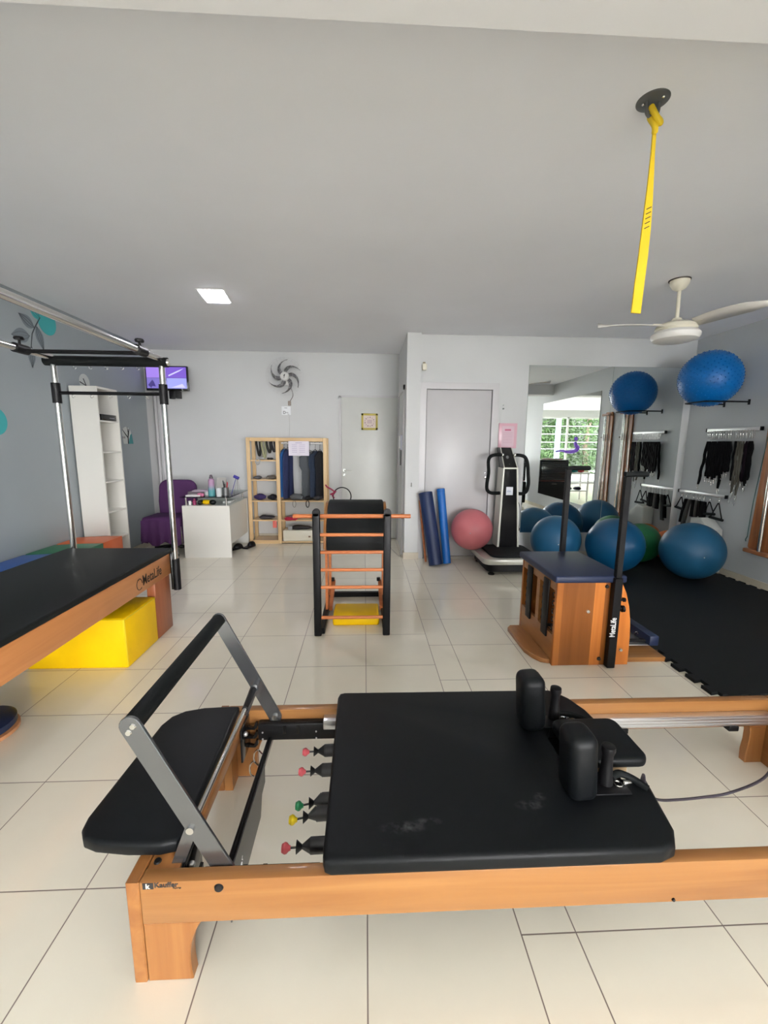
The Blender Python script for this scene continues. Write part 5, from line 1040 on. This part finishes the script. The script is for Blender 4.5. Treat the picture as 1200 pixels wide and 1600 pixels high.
kn = B().tube(smooth_path([(1.058, 1.735, 2.655), (1.07, 1.72, 2.615), (1.095, 1.73, 2.60), (1.10, 1.75, 2.625), (1.082, 1.765, 2.65), (1.066, 1.75, 2.63), (1.075, 1.73, 2.59), (1.085, 1.742, 2.575)]), .0105, 10); obj('knot', kn, yw, sp2)
b = B(); prof_ = [(1.085, 2.585, .008), (1.087, 2.50, .009), (1.089, 2.42, .012), (1.090, 2.34, .0155), (1.090, 2.25, .0185), (1.088, 2.15, .020), (1.084, 2.05, .0205), (1.081, 1.939, .0205)]; pr = None
for x, z, w_ in prof_:
    r_ = [b.bm.verts.new(p) for p in ((x - w_, 1.739, z), (x + w_, 1.745, z), (x + w_, 1.752, z), (x - w_, 1.746, z))]
    if pr:
        for q_ in range(4): b.bm.faces.new((pr[q_], pr[(q_ + 1) % 4], r_[(q_ + 1) % 4], r_[q_]))
    else: b.bm.faces.new(r_)
    pr = r_
b.bm.faces.new(pr[::-1]); obj('webbing', b, yw, sp2)
b = B()
for k in range(5): z = 2.318 - k * .017; b.box((-.012, -.0012, -.0016), (.012, 0, .0016), M=Matrix.Translation((1.0905 - k * .0004, 1.7412, z)) @ Matrix.Rotation(math.radians(-28), 4, 'Y') @ Matrix.Rotation(math.radians(8), 4, 'Z'))
obj('stitch_marks', b, mat('stitch_black', (.02, .02, .02), .6), sp2, smooth=False)

cl_ = thing('ceiling_light', (-1.30, 4.0, CEIL), 'square recessed LED light panel glowing in the ceiling', 'ceiling light')
def skew(z0, z1, g): return B().prism([(-1.395 - g, 3.835 - g), (-1.185 + g, 3.835 - g), (-1.225 + g, 4.165 + g), (-1.43 - g, 4.165 + g)], 'Z', z0, z1)
obj('bezel', skew(CEIL - .008, CEIL - .001, .01), white_plastic, cl_, smooth=False)
obj('diffuser', skew(CEIL - .012, CEIL - .0085, -.004), mat('led_diffuser', (.8, .8, .8), .5, emit=(.93, .90, 1.0), estr=48), cl_, smooth=False)

# ================================================================ BEHIND THE VIEWPOINT (seen in the mirrors)
ac = thing('air_cooler', (3.5, .2, 0), 'black air cooler on wheels, seen in the mirror beside the window', 'air cooler')
obj('lower_body', B().box((3.12, -.02, .05), (3.84, .46, .56), bev=.03), black_plastic, ac)
obj('upper_body', B().box((3.14, -.01, .575), (3.82, .44, 1.08), bev=.03), gloss_black, ac)
b = B()
for k in range(11): b.box((3.17, .442, .62 + k * .038), (3.79, .452, .635 + k * .038))
obj('louvres', b, mat('grey_louvre', (.05, .05, .055), .4), ac, smooth=False)
obj('red_trim', B().box((3.15, .441, .575), (3.81, .448, .583)), mat('red_line', (.35, .03, .02), .4), ac, smooth=False)
obj('drawer_pull', B().box((3.42, .461, .50), (3.54, .468, .515)), chrome, ac, smooth=False)
for x in (3.2, 3.76):
    for y in (.04, .40): obj('castor', B().cyl((x - .015, y, .025), (x + .015, y, .025), .025, n=14).box((x - .01, y - .01, .03), (x + .01, y + .01, .06)), black_plastic, ac)
tr = thing('serving_tray', (3.45, .22, 1.08), 'red and white tray lying on top of the black air cooler', 'tray')
obj('tray_body', B().prism(rrect(3.25, .10, 3.68, .36, .04), 'Z', 1.081, 1.10, bev=.004, seg=1), mat('dark_red_plastic2', (.30, .06, .06), .4), tr)
obj('tray_lining', B().prism(rrect(3.29, .13, 3.64, .33, .03), 'Z', 1.1005, 1.104), white_plastic, tr)
tb2 = thing('side_table', (2.6, -.4, 0), 'white side table by the window, seen in the mirror', 'table')
obj('tabletop', B().box((2.25, -.65, .70), (2.98, -.2, .73), bev=.004), white_plastic, tb2)
obj('lower_shelf', B().box((2.28, -.62, .25), (2.95, -.23, .27)), white_plastic, tb2, smooth=False)
for x in (2.27, 2.93):
    for y in (-.63, -.25): obj('leg', B().box((x, y, 0), (x + .03, y + .03, .6995)), white_plastic, tb2, smooth=False)
for k, (x, z, c, lab) in enumerate(((2.40, .7305, (.55, .06, .05), 'red towel bundle on the white side table'), (2.58, .7305, (.0, .22, .22), 'teal towel bundle on the white side table'), (2.78, .7305, (.15, .40, .55), 'pale blue towel bundle on the white side table'), (2.45, .2705, (.03, .02, .06), 'dark clothes heap on the lower shelf, window side'), (2.70, .2705, (.01, .05, .05), 'dark green clothes heap on the lower shelf'))):
    lump('towel_bundle', x, z, .09, .09, c, lab, 'towel', y=-.42, sy_=.09, seed=30 + k)
# purple lettering-like figure stuck on the window glass
wd = thing('window_decal', (0.43, FRONT_Y - .05, 1.2), 'purple figure decal on the window glass, seen in the mirror', 'window decal')
obj('figure', B().ball((0.16, FRONT_Y - .05, 1.66), .075, (1, .06, 1)).tube(smooth_path([(0.18, FRONT_Y - .05, 1.55), (0.14, FRONT_Y - .05, 1.42), (0.08, FRONT_Y - .05, 1.34), (0.12, FRONT_Y - .05, 1.24), (0.28, FRONT_Y - .05, 1.19), (0.48, FRONT_Y - .05, 1.18), (0.68, FRONT_Y - .05, 1.22), (0.90, FRONT_Y - .05, 1.18)]), [.05 + .03 * math.sin(k * .1) for k in range(43)], 8), mat('purple_decal', (.06, .012, .22), .5), wd)
# street outside
gr = obj('pavement', B().box((-16, -26, -.25), (20, FRONT_Y - .16, -.12)), mat('street_concrete', (.72, .71, .70), .8, var=.1, vscale=1), smooth=False); gr['kind'] = 'structure'
pl = thing('utility_pole', (-1.05, -9.4, -.12), 'pale blue utility pole outside the window, seen in the mirror', 'pole')
obj('shaft', B().cyl((-1.05, -9.4, -.12), (-1.05, -9.4, 7), .13, .10, n=18), mat('pale_blue_pole', (.05, .10, .11), .6), pl)
for k, z in enumerate((1.25, 1.55, 1.9, 2.25, 2.6, 3.1)):
    o = obj('overhead_wire', B().tube([(-10 + j * 2.4, -8.4, z + .0 * j + .02 * (j - 5) ** 2 * .2) for j in range(12)], .018, 6), mat('wire_white', (.12, .12, .12), .5), origin=(0, -8.4, z)); tag(o, 'pale cable stretched outside the window, one of six', 'cable', 'cables outside the window')
bl_ = obj('added_backdrop', B().box((-8.8, -16.2, -.12), (.6, -16, 3.6)), mat('backdrop_green', (.008, .018, .005), .8, var=.5, vscale=2), smooth=False); bl_['kind'] = 'structure'  # added dark green backdrop, hides the bright sky behind the tree crowns
lfm = mat('tree_foliage', (.018, .050, .005), .6, var=.5, vscale=1.5); bark = mat('tree_bark', (.10, .07, .05), .9)
for k, (x, y, h, r_) in enumerate(((-1.3, -12.6, 4.5, 2.0), (-4.3, -12.8, 4.7, 2.2))):
    t = thing('street_tree', (x, y, -.12), ['leafy green tree outside, seen in the mirror behind and left of the blue pole', 'leafy green tree outside, seen in the mirror right of the blue pole'][k], 'tree', 'street trees outside')
    obj('trunk', B().tube([(x, y, -.12), (x + .1, y, 1.5), (x, y + .1, 3.0), (x + .2, y, h)], [.16, .13, .10, .05], 10), bark, t)
    b = B(); rnd = random.Random(k)
    for j in range(5200):
        u = Vector((rnd.gauss(0, 1), rnd.gauss(0, 1), rnd.gauss(0, 1))).normalized() * r_ * rnd.uniform(.35, 1) ** .5
        p = Vector((x, y, h - 2.15)) + Vector((u.x, u.y, u.z * 1.3)); s_ = rnd.uniform(.07, .15)
        d1_ = Vector((rnd.uniform(-1, 1), rnd.uniform(-1, 1), rnd.uniform(-1, 1))).normalized(); d2_ = d1_.orthogonal().normalized()
        b.quad(p - d1_ * s_, p - d2_ * s_ * .5, p + d1_ * s_, p + d2_ * s_ * .5)
    me_o = obj('crown', b, lfm, t, smooth=False)
